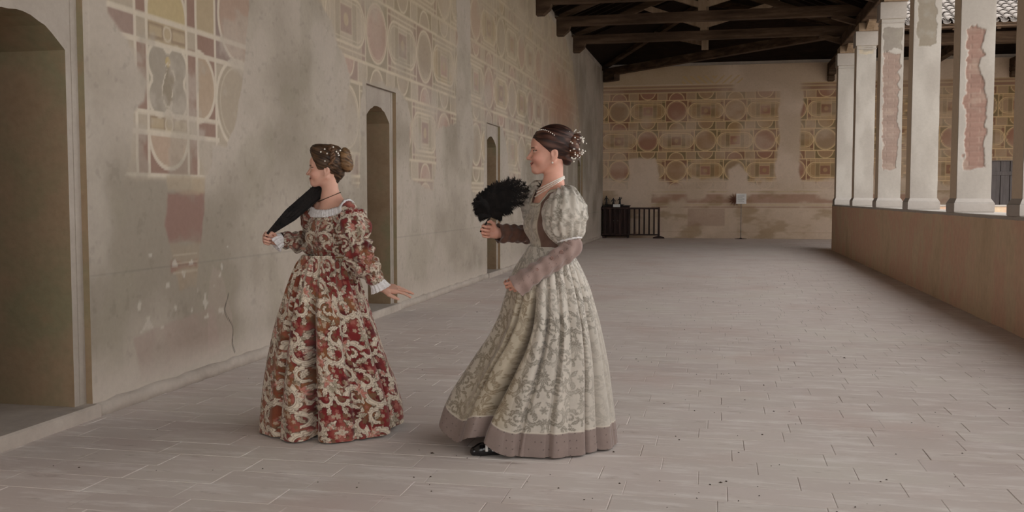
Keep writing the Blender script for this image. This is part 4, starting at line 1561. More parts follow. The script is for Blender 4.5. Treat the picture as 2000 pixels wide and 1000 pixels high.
pearl_me = None
def pearl(loc, r, parent, name='pearl'):
    global pearl_me
    if pearl_me is None:
        mb = MB()
        n = 6
        mb.lathe([(math.sin(math.pi * k / n) * 1.0 + 1e-4, -math.cos(math.pi * k / n)) for k in range(n + 1)], 8)
        pearl_me = bpy.data.meshes.new('pearl')
        pearl_me.from_pydata(mb.v, [], mb.f)
        pearl_me.polygons.foreach_set('use_smooth', np.ones(len(pearl_me.polygons), bool))
        pearl_me.materials.append(M['pearl'])
    o = bpy.data.objects.new(name, pearl_me)
    o.location = tuple(map(float, loc))
    o.scale = (r, r, r)
    return link(o, parent)


def beads(name, curve, r, parent, mat):
    mb = MB()
    for p in curve:
        mb.lathe([(1e-4, -r), (r * .8, -r * .6), (r, 0), (r * .8, r * .6), (1e-4, r)], 6, p)
    return mb.build(name, mat, parent, True)


def torso(P, c, F, sh, waist, w=1.0):
    """trunk from neck base to hips around axis point c=(x,y); F forward"""
    F = unit(vec(F[0], F[1], 0))
    L = np.cross(vec(0, 0, 1), F)
    fr = np.stack([F, L, vec(0, 0, 1)])
    A = lambda f, l, z: vec(c[0], c[1], 0) + F * f + L * l + vec(0, 0, z)
    P.ell(A(.0, 0, sh - .12), (.098 * w, .142 * w, .165), fr, .03)
    P.ell(A(-.01, 0, sh - .03), (.070 * w, .150 * w, .060), fr, .03)
    P.ell(A(.0, 0, waist + .03), (.092 * w, .112 * w, .15), fr, .04)
    for l in (-1, 1):
        P.ell(A(.065 * w, .058 * l, sh - .165), (.055, .060, .062), fr, .03)
    return A, fr, L


def ring_on(Pt, A, zfun, n=160, infl=0.0, rmax=.26):
    """walk round the trunk and find the points of its skin at height zfun(f, l, angle)"""
    out, nrm = [], []
    a = np.linspace(-np.pi, np.pi, n, endpoint=False)
    t = np.linspace(0.0, rmax, 90)
    f = np.cos(a)[:, None] * t[None]
    l = np.sin(a)[:, None] * t[None]
    z = zfun(f, l, a[:, None])
    base = A(0, 0, 0)
    e1, e2 = A(1, 0, 0) - base, A(0, 1, 0) - base
    X = base[0] + e1[0] * f + e2[0] * l
    Y = base[1] + e1[1] * f + e2[1] * l
    D = Pt.at(X, Y, z) - infl
    k = np.array([np.max(np.nonzero(D[i] < 0)[0]) if (D[i] < 0).any() else 5 for i in range(n)])
    i = np.arange(n)
    pts = np.stack([X[i, k], Y[i, k], z[i, k]], 1)
    rad = np.stack([e1[0] * np.cos(a) + e2[0] * np.sin(a), e1[1] * np.cos(a) + e2[1] * np.sin(a), 0 * a], 1)
    return a, pts, rad


def skirt(name, parent, zt, keys, colf, mat, nth=520, nz_=230, disp=None, hemz=None, b0=None):
    """keys: rows of (z, r_left, r_right, y_near, y_far) for the outline; disp(theta, h) radial folds, h=0 waist 1 hem"""
    K = np.array(sorted(keys, key=lambda q: q[0]))
    nf = int(nth * .72)
    th = np.concatenate([np.linspace(-np.pi, .12, nf, endpoint=False), np.linspace(.12, np.pi, nth - nf, endpoint=False)])   # denser on the side one sees
    h = np.linspace(0, 1, nz_)
    TH, Hh = np.meshgrid(th, h, indexing='ij')
    zh = hemz(TH) if hemz is not None else 0.012 + 0 * TH
    Z = zt + (zh - zt) * Hh
    def sm(col):
        zz = np.linspace(K[0, 0], K[-1, 0], 60)
        vv = np.interp(zz, K[:, 0], K[:, col])
        for _ in range(3):
            vv[1:-1] = (vv[:-2] + 2 * vv[1:-1] + vv[2:]) / 4
        return np.interp(zt + (0.0 - zt) * Hh, zz, vv)
    L, R_, Yn, Yf = sm(1), sm(2), sm(3), sm(4)
    cx, a = (L + R_) / 2, (R_ - L) / 2
    cy, b = (Yn + Yf) / 2, (Yf - Yn) / 2
    dd = disp(TH, Hh) if disp is not None else 0
    X = cx + (a + dd) * np.cos(TH)
    Y = cy + (b + dd) * np.sin(TH)
    rm = (a + b) / 2
    u = TH * (0.35 * rm.max() + 0.65 * rm)
    col = colf(u, zt - Z, TH, Hh)
    pts = np.stack([X, Y, Z], -1).reshape(-1, 3)
    return mesh_obj(name, pts, grid_faces(nth, nz_, True)[:, ::-1].copy(), mat, parent, True, col.reshape(-1, 3))

# ================================================================== WOMAN IN RED BROCADE
BZ = np.concatenate([np.arange(-0.01, 0.78, 0.02), np.arange(0.78, 1.42, 0.0046), np.arange(1.42, 1.86, 0.0032)])
FIST = [(1.25, 1.55, .8), (1.3, 1.55, .8), (1.35, 1.5, .8), (1.4, 1.45, .8)]


def figure_red():
    loc, rz = (-2.263, 5.481, 0), math.atan2(.382, .924)
    F = unit(vec(-math.cos(.62), -math.sin(.62), 0))
    B = Prims()
    T = Prims()
    sh, waist = 1.325, 1.06
    c = (.005, .01)
    A, tfr, Lf = torso(B, c, F, sh, waist)
    torso(T, c, F, sh, waist)
    O, s = vec(-.026, .0, 1.571), .97
    hf = vec(-math.cos(.12), math.sin(.12), 0)
    H, hfr = head(B, O, hf, s, 0.0, 0.4)
    # neck and shoulders
    B.cap(H(-.022, 0, -.05), vec(.004, .005, 1.385), .046, .052, .02)
    B.cap(vec(.004, .005, 1.385), A(-.005, 0, sh + .0), .055, .075, .03)
    for l in (-1, 1):
        B.cap(A(-.01, .03 * l, sh + .045), A(-.005, .155 * l, sh - .0), .042, .044, .035)
        T.cap(A(-.01, .03 * l, sh + .045), A(-.005, .155 * l, sh - .0), .042, .044, .035)
    # hips, legs, feet
    B.ell(A(0, 0, .90), (.115, .155, .15), tfr, .04)
    for l, fx in ((-1, .06), (1, -.05)):
        B.chain([A(0, .085 * l, .86), A(.03 + fx, .085 * l, .47), A(fx, .09 * l, .09)], [.082, .055, .036], .02)
        B.chain([A(fx - .02, .09 * l, .05), A(fx + .13, .10 * l, .035)], [.038, .030], .02)
    # right arm bent forward with the fan
    shR, elR, wrR = A(-.005, -.165, sh - .01), vec(-.105, .205, 1.095), vec(-.322, .115, 1.140)
    B.chain([shR, (shR + elR) / 2 + vec(0, .01, 0), elR, (elR + wrR) / 2, wrR], [.046, .042, .038, .034, .024], .015)
    gR = hand(B, wrR, (-.80, -.35, .22), (.45, -.15, .88), False, .92, FIST, thumb=((.55, .6, -.45), (.75, .1, -.65), (.6, -.35, -.7)))
    # left arm reaching back
    shL, elL, wrL = A(-.005, .165, sh - .01), vec(.175, -.205, 1.055), vec(.288, -.165, .868)
    B.chain([shL, (shL + elL) / 2, elL, (elL + wrL) / 2, wrL], [.046, .042, .038, .034, .023], .015)
    hand(B, wrL, (.96, .02, -.10), (.05, -.90, -.42), True, 1.06, [(.10, .25, .15), (.02, .22, .15), (.16, .28, .2), (.30, .30, .2)], (.16, .04, -.08, -.22),
         thumb=((.62, .75, -.15), (.85, .45, -.2), (.95, .2, -.2)))
    base = (214, 166, 146)
    body, _ = surf('person', B, .0039, M['skin'], None, lambda p: skin_colour(p, O, hfr, s, base, .4, (66, 46, 34)), zs=BZ)
    body.location, body.rotation_euler = loc, (0, 0, rz)
    tag(body, 'woman in red and cream brocade gown with a white ruffled neckline, looking left', 'person')

    # ---- bodice
    zn = lambda f, l: 1.352 - .040 * sstep(-.02, .09, f) + .10 * np.maximum(np.abs(l) - .06, 0) + 2.5 * np.maximum(np.abs(l) - .150, 0)
    p0 = A(0, 0, 0)

    def fl(X, Y):
        return (X - p0[0]) * tfr[0][0] + (Y - p0[1]) * tfr[0][1], (X - p0[0]) * tfr[1][0] + (Y - p0[1]) * tfr[1][1]

    def cut(X, Y, Z):
        f, l = fl(X, Y)
        return np.maximum(Z - zn(f, l), (1.035 - .075 * sstep(.0, .11, f) * (1 - sstep(.0, .09, np.abs(l)))) - Z)

    def bod_col(p):
        f, l = fl(p[:, 0], p[:, 1])
        a = np.arctan2(l, f)
        gold = .75 * (1 - sstep(.2, .9, np.abs(a + .35)))
        c_ = brocade(a * .12 + .08, p[:, 2] + .05, gold, .20, .28)
        return c_
    surf('bodice', T, .0046, M['brocade'], body, bod_col, infl=.013, cut=cut, zs=np.arange(.93, 1.43, .0046),
         disp=lambda p: .003 * (fbm(p[:, 0] * 40 + p[:, 1] * 30, p[:, 2] * 25, 3, 2) - .5))
    # ---- white ruffled collar
    a, pts, rad = ring_on(T, A, lambda f, l, a_: zn(f, l), 260, .012)
    ruf = np.sin(a * 46) * .5 + np.sin(a * 71 + 1) * .5
    P0 = pts + rad * (-.004) + vec(0, 0, .012) + ruf[:, None] * vec(0, 0, .003)
    P1 = pts + rad * (.010 + .003 * ruf)[:, None] + vec(0, 0, .006)
    dn = rad * .016 + vec(0, 0, -.020)
    P2 = pts + dn + rad * (.004 * ruf)[:, None]
    P3 = pts + rad * (.022 + .005 * ruf)[:, None] + vec(0, 0, -.032) + ruf[:, None] * vec(0, 0, .004)
    G = np.stack([P0, P1, P2, P3], 1)
    mesh_obj('ruffled_collar', G.reshape(-1, 3), grid_faces(len(a), 4, True), M['lace'], body, True, None, .002)
    # ---- skirt
    keys = [(1.06, -.165, .115, -.125, .13), (1.0, -.205, .13, -.15, .15), (.867, -.258, .17, -.20, .21), (.684, -.318, .232, -.25, .27), (.44, -.368, .305, -.31, .33), (.29, -.392, .365, -.345, .36), (.10, -.412, .42, -.38, .39), (0, -.415, .425, -.385, .395)]

    def folds(th, h):
        amp = .010 + .016 * sstep(.05, .6, h)
        w = np.cos(9 * th + .6 + .5 * h) * .55 + np.cos(14 * th - 1.1 - .6 * h) * .35 + np.cos(23 * th + 2) * .18 * (1 - h)
        d = amp * w
        # cartridge pleats under the waist
        d += .008 * (1 - sstep(.08, .45, h)) * np.cos(30 * th) * sstep(0, .05, h)
        for t0, wd, dp in ((-1.90, .080, .110), (-2.5, .06, .040), (-1.25, .05, .030), (-.62, .05, .034)):
            d -= dp * sstep(.12, .55, h) * np.exp(-((th - t0 - .10 * (1 - h)) / wd) ** 2)
        return d
    def sk_col(u, v, th, h):
        gold = .8 * np.exp(-((th + 2.75) / .35) ** 2)
        return brocade(u + .05, v + .11, gold, .36, .50)
    hz = lambda th: .010 + .012 * np.exp(-((th + 1.88) / .09) ** 2) + .03 * np.exp(-((th + .25) / .5) ** 2) + 0 * th
    skirt('skirt', body, 1.055, keys, sk_col, M['brocade'], 660, 320, folds, hz)
    # twisted cord along the pointed waist
    a, pts, rad = ring_on(T, A, lambda f, l, a_: 1.045 - .072 * sstep(.0, .11, f) * (1 - sstep(.0, .09, np.abs(l))), 90, .024)
    mb = MB()
    cp = [tuple(p) for p in pts] + [tuple(pts[0])]
    mb.tube(cp, .0045, 6)
    mb.build('waist_cord', M['cord'], body, True)
    # ---- sleeves
    def wr1(A_, t):
        return .010 * np.cos(7 * A_ + 9 * t) * np.sin(np.pi * np.clip(t * 1.05, 0, 1)) + .012 * np.sin(t * 34 + 1.2 * np.sin(A_ * 2)) * (.4 + .6 * sstep(.25, .6, t)) * (1 - sstep(.85, 1, t)) \
            - .030 * np.exp(-((t - .40) / .045) ** 2) + .006 * np.cos(16 * A_) * (1 - sstep(.05, .2, t))
    P_, u, v = loft([A(-.005, .182, sh + .000), A(-.005, .192, sh - .03), (.135, -.185, 1.21), (.145, -.205, 1.13), (.170, -.205, 1.055), (.225, -.19, .965), (.268, -.172, .900)],
                    [.050, .082, .098, .092, .078, .066, .044], 130, 120, wr1)
    loft_obj('sleeve', M['brocade'], body, P_, brocade(u + .13, v + .2, None, .22, .30))
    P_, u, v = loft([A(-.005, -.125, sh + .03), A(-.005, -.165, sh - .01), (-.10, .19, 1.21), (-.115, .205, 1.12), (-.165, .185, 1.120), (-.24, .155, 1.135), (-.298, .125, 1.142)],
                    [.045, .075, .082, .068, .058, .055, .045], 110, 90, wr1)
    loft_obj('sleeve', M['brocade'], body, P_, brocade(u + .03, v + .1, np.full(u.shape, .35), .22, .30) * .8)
    # ---- lace cuffs
    def cuff(w, d, L, r0, r1, drop):
        d = unit(d)
        P_, u, v = loft([w - d * .01, w + d * L * .5 + vec(0, 0, -drop * .4), w + d * L + vec(0, 0, -drop)], [r0, (r0 + r1) / 2, r1], 14, 96, lambda A_, t: .006 * t * np.sin(A_ * 14))
        loft_obj('lace_cuff', M['lace'], body, P_, None, .0015)
    cuff(vec(.262, -.175, .905), (.55, .02, -.8), .045, .040, .060, .012)
    cuff(vec(-.296, .125, 1.142), (-.9, -.3, .0), .045, .042, .055, .028)

    # ---- hair
    Hp = Prims()
    S = lambda *r: np.array(r) * s
    Hp.ell(H(-.012, 0, .040), S(.108, .085, .098), hfr, .02)
    Hp.ell(H(.035, 0, .112), S(.060, .062, .040), hfr, .025)            # pompadour above the brow
    Hp.ell(H(-.045, 0, .100), S(.060, .060, .045), hfr, .02)
    Hp.cap(H(-.075, 0, -.030), H(-.060, 0, -.070), .042 * s, .026 * s, .02)
    q = np.array([H(.1, 0, 0)])

    def hcut(X, Y, Z):
        f = ((X - O[0]) * hfr[0][0] + (Y - O[1]) * hfr[0][1] + (Z - O[2]) * hfr[0][2]) / s
        z = ((X - O[0]) * hfr[2][0] + (Y - O[1]) * hfr[2][1] + (Z - O[2]) * hfr[2][2]) / s
        face = np.maximum(.88 * (f - .084) - .48 * (z - .080), -.010 - z)
        return np.where(f > -.036, face, -.05 + 0 * z) * s

    def strands(p, k=1.0):
        qq = head_coords(p, O, hfr, s)
        a = np.arctan2(qq[:, 2] - .02, qq[:, 0] + .05)
        return .0035 * k * (vn(qq[:, 2] * 130 - qq[:, 0] * 60, qq[:, 1] * 60 + a * 4, 2) - .5) + .003 * (fbm(qq[:, 2] * 40, qq[:, 0] * 30 + qq[:, 1] * 30, 2, 3) - .5)

    def hair_col(dark, lightc):
        def fn(p):
            qq = head_coords(p, O, hfr, s)
            n = vn(qq[:, 2] * 170 - qq[:, 0] * 70, qq[:, 1] * 80 + qq[:, 0] * 20, 4) * .6 + fbm(qq[:, 0] * 18, qq[:, 2] * 18, 3, 5) * .4
            return mixc(np.broadcast_to(lin(dark), p.shape), np.broadcast_to(lin(lightc), p.shape), sstep(.25, .8, n))
        return fn
    hair, _ = surf('hair', Hp, .0034, M['hair'], body, hair_col((46, 32, 22), (96, 70, 48)), cut=hcut, disp=strands)
    Bp = Prims()
    Bp.ell(H(-.118, .0, .062), S(.040, .062, .066), hfr, .01)
    Bp.ell(H(-.135, .0, .02), S(.035, .052, .045), hfr, .02)
    surf('bun', Bp, .0034, M['hair'], hair, hair_col((76, 54, 36), (142, 108, 74)), disp=lambda p: strands(p, 1.6))
    # plaited band across the crown
    mb = MB()
    for k in range(2):
        pl = [H(-.045 - .012 * math.sin(t * 3 + k), math.cos(t) * (.092), .04 + math.sin(t) * .098) for t in np.linspace(-.2, math.pi + .2, 60)]
        pl = [p + unit(p - H(-.02, 0, .03)) * (.004 * math.sin(i * .9 + k * math.pi)) + hfr[0] * (.008 * math.cos(i * .9 + k * math.pi)) for i, p in enumerate(pl)]
        mb.tube(pl, .0085, 7)
    pl = mb.build('plait', M['cord'], hair, True)
    pl.data.materials[0] = noise_mat('brown_hair_plait', [(.35, (70, 48, 34)), (.7, (126, 92, 64))], 60, .5, .35)
    for f_, l_, z_ in ((-.005, .066, .115), (.018, .074, .098), (-.02, .080, .088), (-.008, .092, .042), (-.055, .055, .128), (-.075, .070, .100), (-.085, .068, .090), (-.09, .07, .078), (-.098, .065, .108)):
        pearl(H(f_, l_, z_), .0052, hair)
    # thin dark necklace
    nA = lambda f, l, z: vec(.004 - f, .003 - l, z)
    _, nc, _ = ring_on(B, nA, lambda f, l, a_: 1.405 - .42 * f, 64, .003, .10)
    beads('necklace', nc, .003, body, M['dirt'])
    return body, gR, loc, rz


red, gripR, locR, rzR = figure_red()

# ---- her closed fan, resting against the shoulder
def closed_fan(loc, rz, g):
    t = empty('hand_fan', loc, rz)
    tag(t, 'closed black fan held against the shoulder by the woman in red', 'fan')
    a = np.asarray(g[0])
    b = vec(-.068, .055, 1.440)
    d = unit(b - a)
    L = np.linalg.norm(b - a)
    s0 = unit(np.cross(d, vec(.2, 1, 0)))
    n0 = np.cross(d, s0)
    a0 = a + d * .012
    for k in range(9):
        o = (k - 4) / 4.0
        e = a0 + d * (L + .03 - .018 * abs(o)) + s0 * (.032 * o) + n0 * (.010 * ((k % 2) - .5))
        st = a0 + s0 * .004 * o + n0 * .003 * ((k % 2) - .5)
        mid = st + (e - st) * .45 + s0 * (.018 * o)
        mb = MB()
        mb.beam(st, mid, .010, .006, n0, .015, .010)
        mb.beam(mid, e, .015, .010, n0, .022, .016)
        # downy edge
        rf = random.Random(k)
        for q in range(110):
            tt = rf.uniform(.12, 1.0)
            p = st + (e - st) * tt + s0 * (.012 * o * math.sin(math.pi * tt))
            dv = d * rf.uniform(.010, .028) + s0 * rf.uniform(-.022, .022) + n0 * rf.uniform(-.018, .018)
            w = unit(np.cross(dv, vec(.3, .5, .8))) * .0018
            mb.add([p - w, p + w, p + dv], [(0, 1, 2)])
        mb.build('fan_blade', M['feather'], t)
    mb = MB().tube([a0 - n0 * .012, a0 + n0 * .012], .006, 8)
    mb.build('rivet', M['black'], t)
    return t


closed_fan(locR, rzR, gripR)

# ================================================================== WOMAN IN SILVER DAMASK
def figure_silver():
    loc, rz = (-.961, 5.415, 0), math.atan2(.175, .985)
    F = unit(vec(-math.cos(.42), -math.sin(.42), 0))
    B = Prims()
    T = Prims()
    sh, waist = 1.405, 1.125
    c = (.045, .0)
    A, tfr, Lf = torso(B, c, F, sh, waist, 1.06)
    torso(T, c, F, sh, waist, 1.06)
    O, s = vec(.041, 0, 1.656), 1.13
    hf = vec(-math.cos(.06), -math.sin(.06), 0)
    H, hfr = head(B, O, hf, s, 0.0, 1.0)
    B.cap(H(-.022, 0, -.05), vec(.060, .0, 1.475), .050, .053, .02)
    B.cap(vec(.060, .0, 1.475), A(-.005, 0, sh + .0), .056, .078, .03)
    for Q in (B, T):
        for l in (-1, 1):
            Q.cap(A(-.01, .03 * l, sh + .045), A(-.005, .16 * l, sh - .0), .042, .044, .035)
    B.ell(A(0, 0, .95), (.12, .16, .15), tfr, .04)
    B.chain([A(0, -.085, .90), A(.0, -.085, .50), vec(.10, .10, .10)], [.085, .057, .038], .02)
    B.chain([vec(.11, .10, .05), vec(-.06, .10, .035)], [.038, .030], .02)
    B.chain([A(0, .085, .90), vec(-.10, -.12, .52), vec(-.150, -.245, .115)], [.085, .057, .038], .02)
    B.chain([vec(-.135, -.25, .055), vec(-.29, -.285, .045)], [.036, .028], .02)
    shR, elR, wrR = A(-.005, -.17, sh - .01), vec(-.015, .225, 1.165), vec(-.262, .120, 1.192)
    B.chain([shR, (shR + elR) / 2 + vec(0, .01, 0), elR, (elR + wrR) / 2, wrR], [.048, .043, .039, .035, .025], .015)
    gR = hand(B, wrR, (-.93, -.15, .20), (.22, -.10, .97), False, .98, FIST, thumb=((.45, .75, -.45), (.7, .35, -.6), (.6, -.1, -.8)))
    shL, elL, wrL = A(-.005, .17, sh - .01), vec(.150, -.225, 1.120), vec(-.085, -.275, .962)
    B.chain([shL, (shL + elL) / 2, elL, (elL + wrL) / 2, wrL], [.048, .043, .040, .036, .025], .015)
    hand(B, wrL, (-.80, .10, -.50), (-.30, -.25, .75), True, .96, [(.5, .9, .5), (.55, .95, .5), (.6, .95, .5), (.65, .9, .5)], thumb=((.8, .35, -.4), (.9, .0, -.5), (.8, -.2, -.5)))
    base = (218, 164, 144)
    body, _ = surf('person', B, .0039, M['skin'], None, lambda p: skin_colour(p, O, hfr, s, base, 1.0, (60, 38, 30)), zs=BZ)
    body.location, body.rotation_euler = loc, (0, 0, rz)
    tag(body, 'smiling woman in silver-beige damask gown with puff sleeves and pearls in her hair', 'person')
    p0 = A(0, 0, 0)

    def fl(X, Y):
        return (X - p0[0]) * tfr[0][0] + (Y - p0[1]) * tfr[0][1], (X - p0[0]) * tfr[1][0] + (Y - p0[1]) * tfr[1][1]
    zn = lambda f, l: 1.425 - .068 * sstep(.0, .09, f) * (1 - sstep(.05, .11, np.abs(l))) + .10 * np.maximum(np.abs(l) - .06, 0)

    def cut(X, Y, Z):
        f, l = fl(X, Y)
        return np.maximum(Z - zn(f, l), (1.095 - .035 * sstep(.0, .11, f) * (1 - sstep(.0, .09, np.abs(l)))) - Z)

    def bod_col(p):
        f, l = fl(p[:, 0], p[:, 1])
        a = np.arctan2(l, f)
        cc = damask(a * .12 + .03, p[:, 2], .13, .19, np.full(len(p), .35))
        brown = lin((112, 84, 72)) * (.85 + .3 * fbm(a * 20, p[:, 2] * 40, 3, 3))[:, None]
        m = sstep(.62, .66, a) * (1 - sstep(1.45, 1.5, a)) + sstep(-1.5, -1.45, a) * (1 - sstep(-.66, -.62, a))
        edge = np.exp(-((np.abs(a) - .63) / .03) ** 2)
        cc = mixc(cc, brown, m)
        return mixc(cc, np.broadcast_to(lin((206, 194, 172)), cc.shape), .7 * edge)
    surf('bodice', T, .0046, M['damask'], body, bod_col, infl=.013, cut=cut, zs=np.arange(1.03, 1.50, .0046),
         disp=lambda p: .003 * (fbm(p[:, 0] * 40 + p[:, 1] * 30, p[:, 2] * 25, 3, 2) - .5))
    a, pts, rad = ring_on(T, A, lambda f, l, a_: zn(f, l), 220, .012)
    ruf = np.sin(a * 40)
    G = np.stack([pts + vec(0, 0, .010) - rad * .003, pts + rad * (.006 + .002 * ruf)[:, None] + vec(0, 0, .004), pts + rad * (.006 + .002 * ruf)[:, None] + vec(0, 0, -.006)], 1)
    mesh_obj('neck_frill', G.reshape(-1, 3), grid_faces(len(a), 3, True), M['lace_beige'], body, True, None, .0015)

    # ---- skirt with hem band
    keys = [(1.13, -.075, .155, -.125, .125), (1.06, -.115, .185, -.16, .15), (1.0, -.155, .215, -.20, .18), (.894, -.195, .258, -.24, .22), (.687, -.245, .313, -.29, .28), (.55, -.305, .343, -.315, .30), (.452, -.368, .362, -.33, .32),
            (.214, -.500, .395, -.36, .35), (.10, -.545, .408, -.375, .36), (0, -.570, .418, -.385, .37)]

    def folds(th, h):
        back = sstep(-2.0, -1.6, th) * (1 - sstep(1.2, 1.6, th))       # near and right side: many straight folds
        w26 = np.abs(np.cos(13 * th + .4 * np.sin(3 * th) + .3 * h)) ** .7 - .6
        d = .020 * back * w26 * sstep(.03, .15, h) * (1 - .45 * h)
        d += .008 * back * np.cos(15 * th + 1.0) * sstep(.1, .4, h)
        d += .012 * (1 - back) * np.cos(11 * th + .8 * h) * sstep(.1, .5, h)
        for t0, sk, wd, dp in ((-2.16, .32, .050, .115), (-2.5, .34, .05, .040), (-1.70, .16, .03, .040), (-1.35, .05, .025, .030), (-.85, .0, .030, .034), (-.62, .0, .03, .030), (-.25, 0, .04, .014)):
            d -= dp * sstep(.10, .45, h) * (1 - .35 * sstep(.75, 1, h)) * np.exp(-((th - t0 - sk * (1 - h)) / wd) ** 2)
        d += .012 * np.cos(7 * th + 2) * sstep(.6, 1, h)
        return d
    hz = lambda th: .012 + .125 * np.exp(-((np.abs(th) - np.pi) / .42) ** 2) + .085 * np.exp(-((th + 2.22) / .26) ** 2)

    def sk_col(u, v, th, h):
        warm = .8 * sstep(-3.2, -2.4, th) * (1 - sstep(-2.0, -1.7, th)) * sstep(.05, .3, h)
        c_ = damask(u + .04, v, .22, .32, warm)
        # the patterned weave is paler towards the back breadths
        pale = sstep(-1.1, -.5, th) * sstep(.25, .5, h)
        c_ = mixc(c_, np.broadcast_to(lin((186, 178, 167)), c_.shape), .6 * pale)
        band = sstep(.884, .888, h)
        hb = lin((142, 124, 117)) * (.9 + .2 * fbm(u * 30, v * 30, 3, 2))[..., None]
        ud, vd = np.floor(u / .035), np.floor(h / .035)
        dots = np.hypot(u / .035 - ud - .5 - .3 * (hash01(ud, vd, 1) - .5), h / .035 - vd - .5) < .09
        hb = mixc(hb, np.broadcast_to(lin((66, 50, 46)), hb.shape), .8 * (dots & (hash01(ud, vd, 2) > .35)))
        c_ = mixc(c_, hb, band)
        pip = np.exp(-((h - .886) / .0035) ** 2)
        return mixc(c_, np.broadcast_to(lin((222, 212, 196)), c_.shape), .8 * pip)
    skirt('skirt', body, 1.125, keys, sk_col, M['damask'], 660, 320, folds, hz)

    # ---- puff sleeves
    def puff(A_, t):
        env = np.sin(np.pi * np.clip(t, 0, 1))
        return .010 * np.cos(13 * A_ + 2 * np.sin(5 * t)) * (1 - .6 * env) + .014 * (fbm(np.cos(A_) * 2.4 + 5, np.sin(A_) * 2.4 + t * 4, 3, 2) - .5) * 2 * env
    P_, u, v = loft([A(-.005, .145, sh + .030), A(-.005, .180, sh - .005), (.122, -.195, 1.34), (.122, -.205, 1.26), (.138, -.215, 1.19), (.146, -.222, 1.155)],
                    [.036, .080, .114, .116, .088, .052], 110, 120, puff)
    loft_obj('puff_sleeve', M['damask'], body, P_, damask(u + .02, v, .17, .24))
    P_, u, v = loft([A(-.005, -.10, sh + .045), A(-.005, -.16, sh + .015), (-.03, .19, 1.36), (-.03, .205, 1.28), (-.02, .215, 1.21)], [.040, .080, .095, .085, .05], 80, 90, puff)
    loft_obj('puff_sleeve', M['damask'], body, P_, damask(u + .02, v, .17, .24))
    # ribbon round the lower edge of the near puff
    mb = MB()
    C0, ax_ = vec(.143, -.220, 1.168), unit(vec(.12, -.08, -.6))
    e1 = unit(np.cross(ax_, vec(0, 1, .2)))
    e2 = np.cross(ax_, e1)
    mb.tube([tuple(C0 + (e1 * math.cos(t) + e2 * math.sin(t)) * .066) for t in np.linspace(0, 2 * math.pi, 40)], .006, 6)
    mb.build('sleeve_ribbon', M['lace'], body, True)

    # ---- gauze undersleeves
    def wr(A_, t):
        return .004 * np.sin(t * 38 + 2 * np.sin(A_ + 1)) + .004 * np.cos(5 * A_ + 7 * t)

    def gauze(u, v, tone):
        n = fbm(u * 26, v * 26, 4, 3)
        c_ = np.broadcast_to(lin(tone), u.shape + (3,)) * (.82 + .36 * n)[..., None]
        ud, vd = np.floor(u / .022), np.floor(v / .03)
        dt = np.hypot(u / .022 - ud - .5, v / .03 - vd - .5) < .10
        return mixc(c_, np.broadcast_to(lin((76, 58, 54)), c_.shape), .5 * (dt & (hash01(ud, vd, 3) > .5)))
    P_, u, v = loft([(.146, -.222, 1.165), (.152, -.228, 1.125), (.10, -.243, 1.085), (.02, -.262, 1.030), (-.07, -.272, .970), (-.140, -.262, .918)], [.050, .056, .054, .052, .054, .062], 90, 70, wr)
    und, = [loft_obj('undersleeve', M['mauve'], body, P_, gauze(u, v, (160, 136, 128)))]
    for p, r in (((.10, -.298, 1.108), .007), ((.05, -.305, 1.075), .007), ((-.03, -.322, 1.015), .006)):
        mb = MB()
        for k in range(5):
            t = k * 2 * math.pi / 5
            mb.lathe([(1e-4, -.005), (r * .8, 0), (1e-4, .005)], 6, (p[0] + r * math.cos(t), p[1], p[2] + r * math.sin(t)))
        mb.build('bow', M['mauve_plain'], und, True)
    P_, u, v = loft([(-.02, .215, 1.22), (-.015, .225, 1.175), (-.07, .205, 1.178), (-.16, .165, 1.186), (-.23, .134, 1.190), (-.262, .120, 1.190)], [.050, .054, .050, .050, .052, .056], 80, 64, wr)
    loft_obj('undersleeve', M['mauve'], body, P_, gauze(u, v, (104, 74, 62)))

    # ---- shoe peeping out under the hem
    Sh = Prims()
    Sh.chain([(-.155, -.255, .034), (-.24, -.275, .034), (-.330, -.296, .030), (-.368, -.304, .024)], [.034, .040, .036, .025], .015)
    Sh.cap((-.135, -.25, .03), (-.15, -.252, .085), .034, .036, .02)
    Sh.ell((-.215, -.268, .112), (.060, .034, .032), None, .012, True)
    shoe, _ = surf('shoe', Sh, .0035, M['patent'], body, lambda p: np.broadcast_to(lin((18, 17, 20)), p.shape), cut=lambda X, Y, Z: .003 - Z + 0 * X + 0 * Y)
    mb = MB()
    for q in (-.300, -.265):
        cx, cy = q, -.266 + (q + .2) * .22
        mb.tube([(cx, cy - .041 * math.cos(t), .030 + .042 * math.sin(t)) for t in np.linspace(0, math.pi, 14)], .0085, 6)
    mb.build('shoe_strap', M['paper'], shoe, True)

    # ---- hair
    Hp = Prims()
    S = lambda *r: np.array(r) * s
    Hp.ell(H(-.012, 0, .036), S(.106, .083, .095), hfr, .02)
    Hp.ell(H(-.035, 0, .062), S(.090, .074, .072), hfr, .02)
    Hp.ell(H(-.085, 0, -.040), S(.026, .045, .030), hfr, .02)

    def hcut(X, Y, Z):
        f = ((X - O[0]) * hfr[0][0] + (Y - O[1]) * hfr[0][1]) / s
        z = (Z - O[2]) / s
        face = .66 * (f - .079) - .75 * (z - .058)
        return np.where(f > -.042, face, -.05) * s

    def strands(p, k=1.0):
        qq = head_coords(p, O, hfr, s)
        return .003 * k * (vn(qq[:, 2] * 120 - qq[:, 0] * 30, qq[:, 1] * 50, 2) - .5) + .002 * (fbm(qq[:, 2] * 40, qq[:, 0] * 30 + qq[:, 1] * 30, 2, 3) - .5)

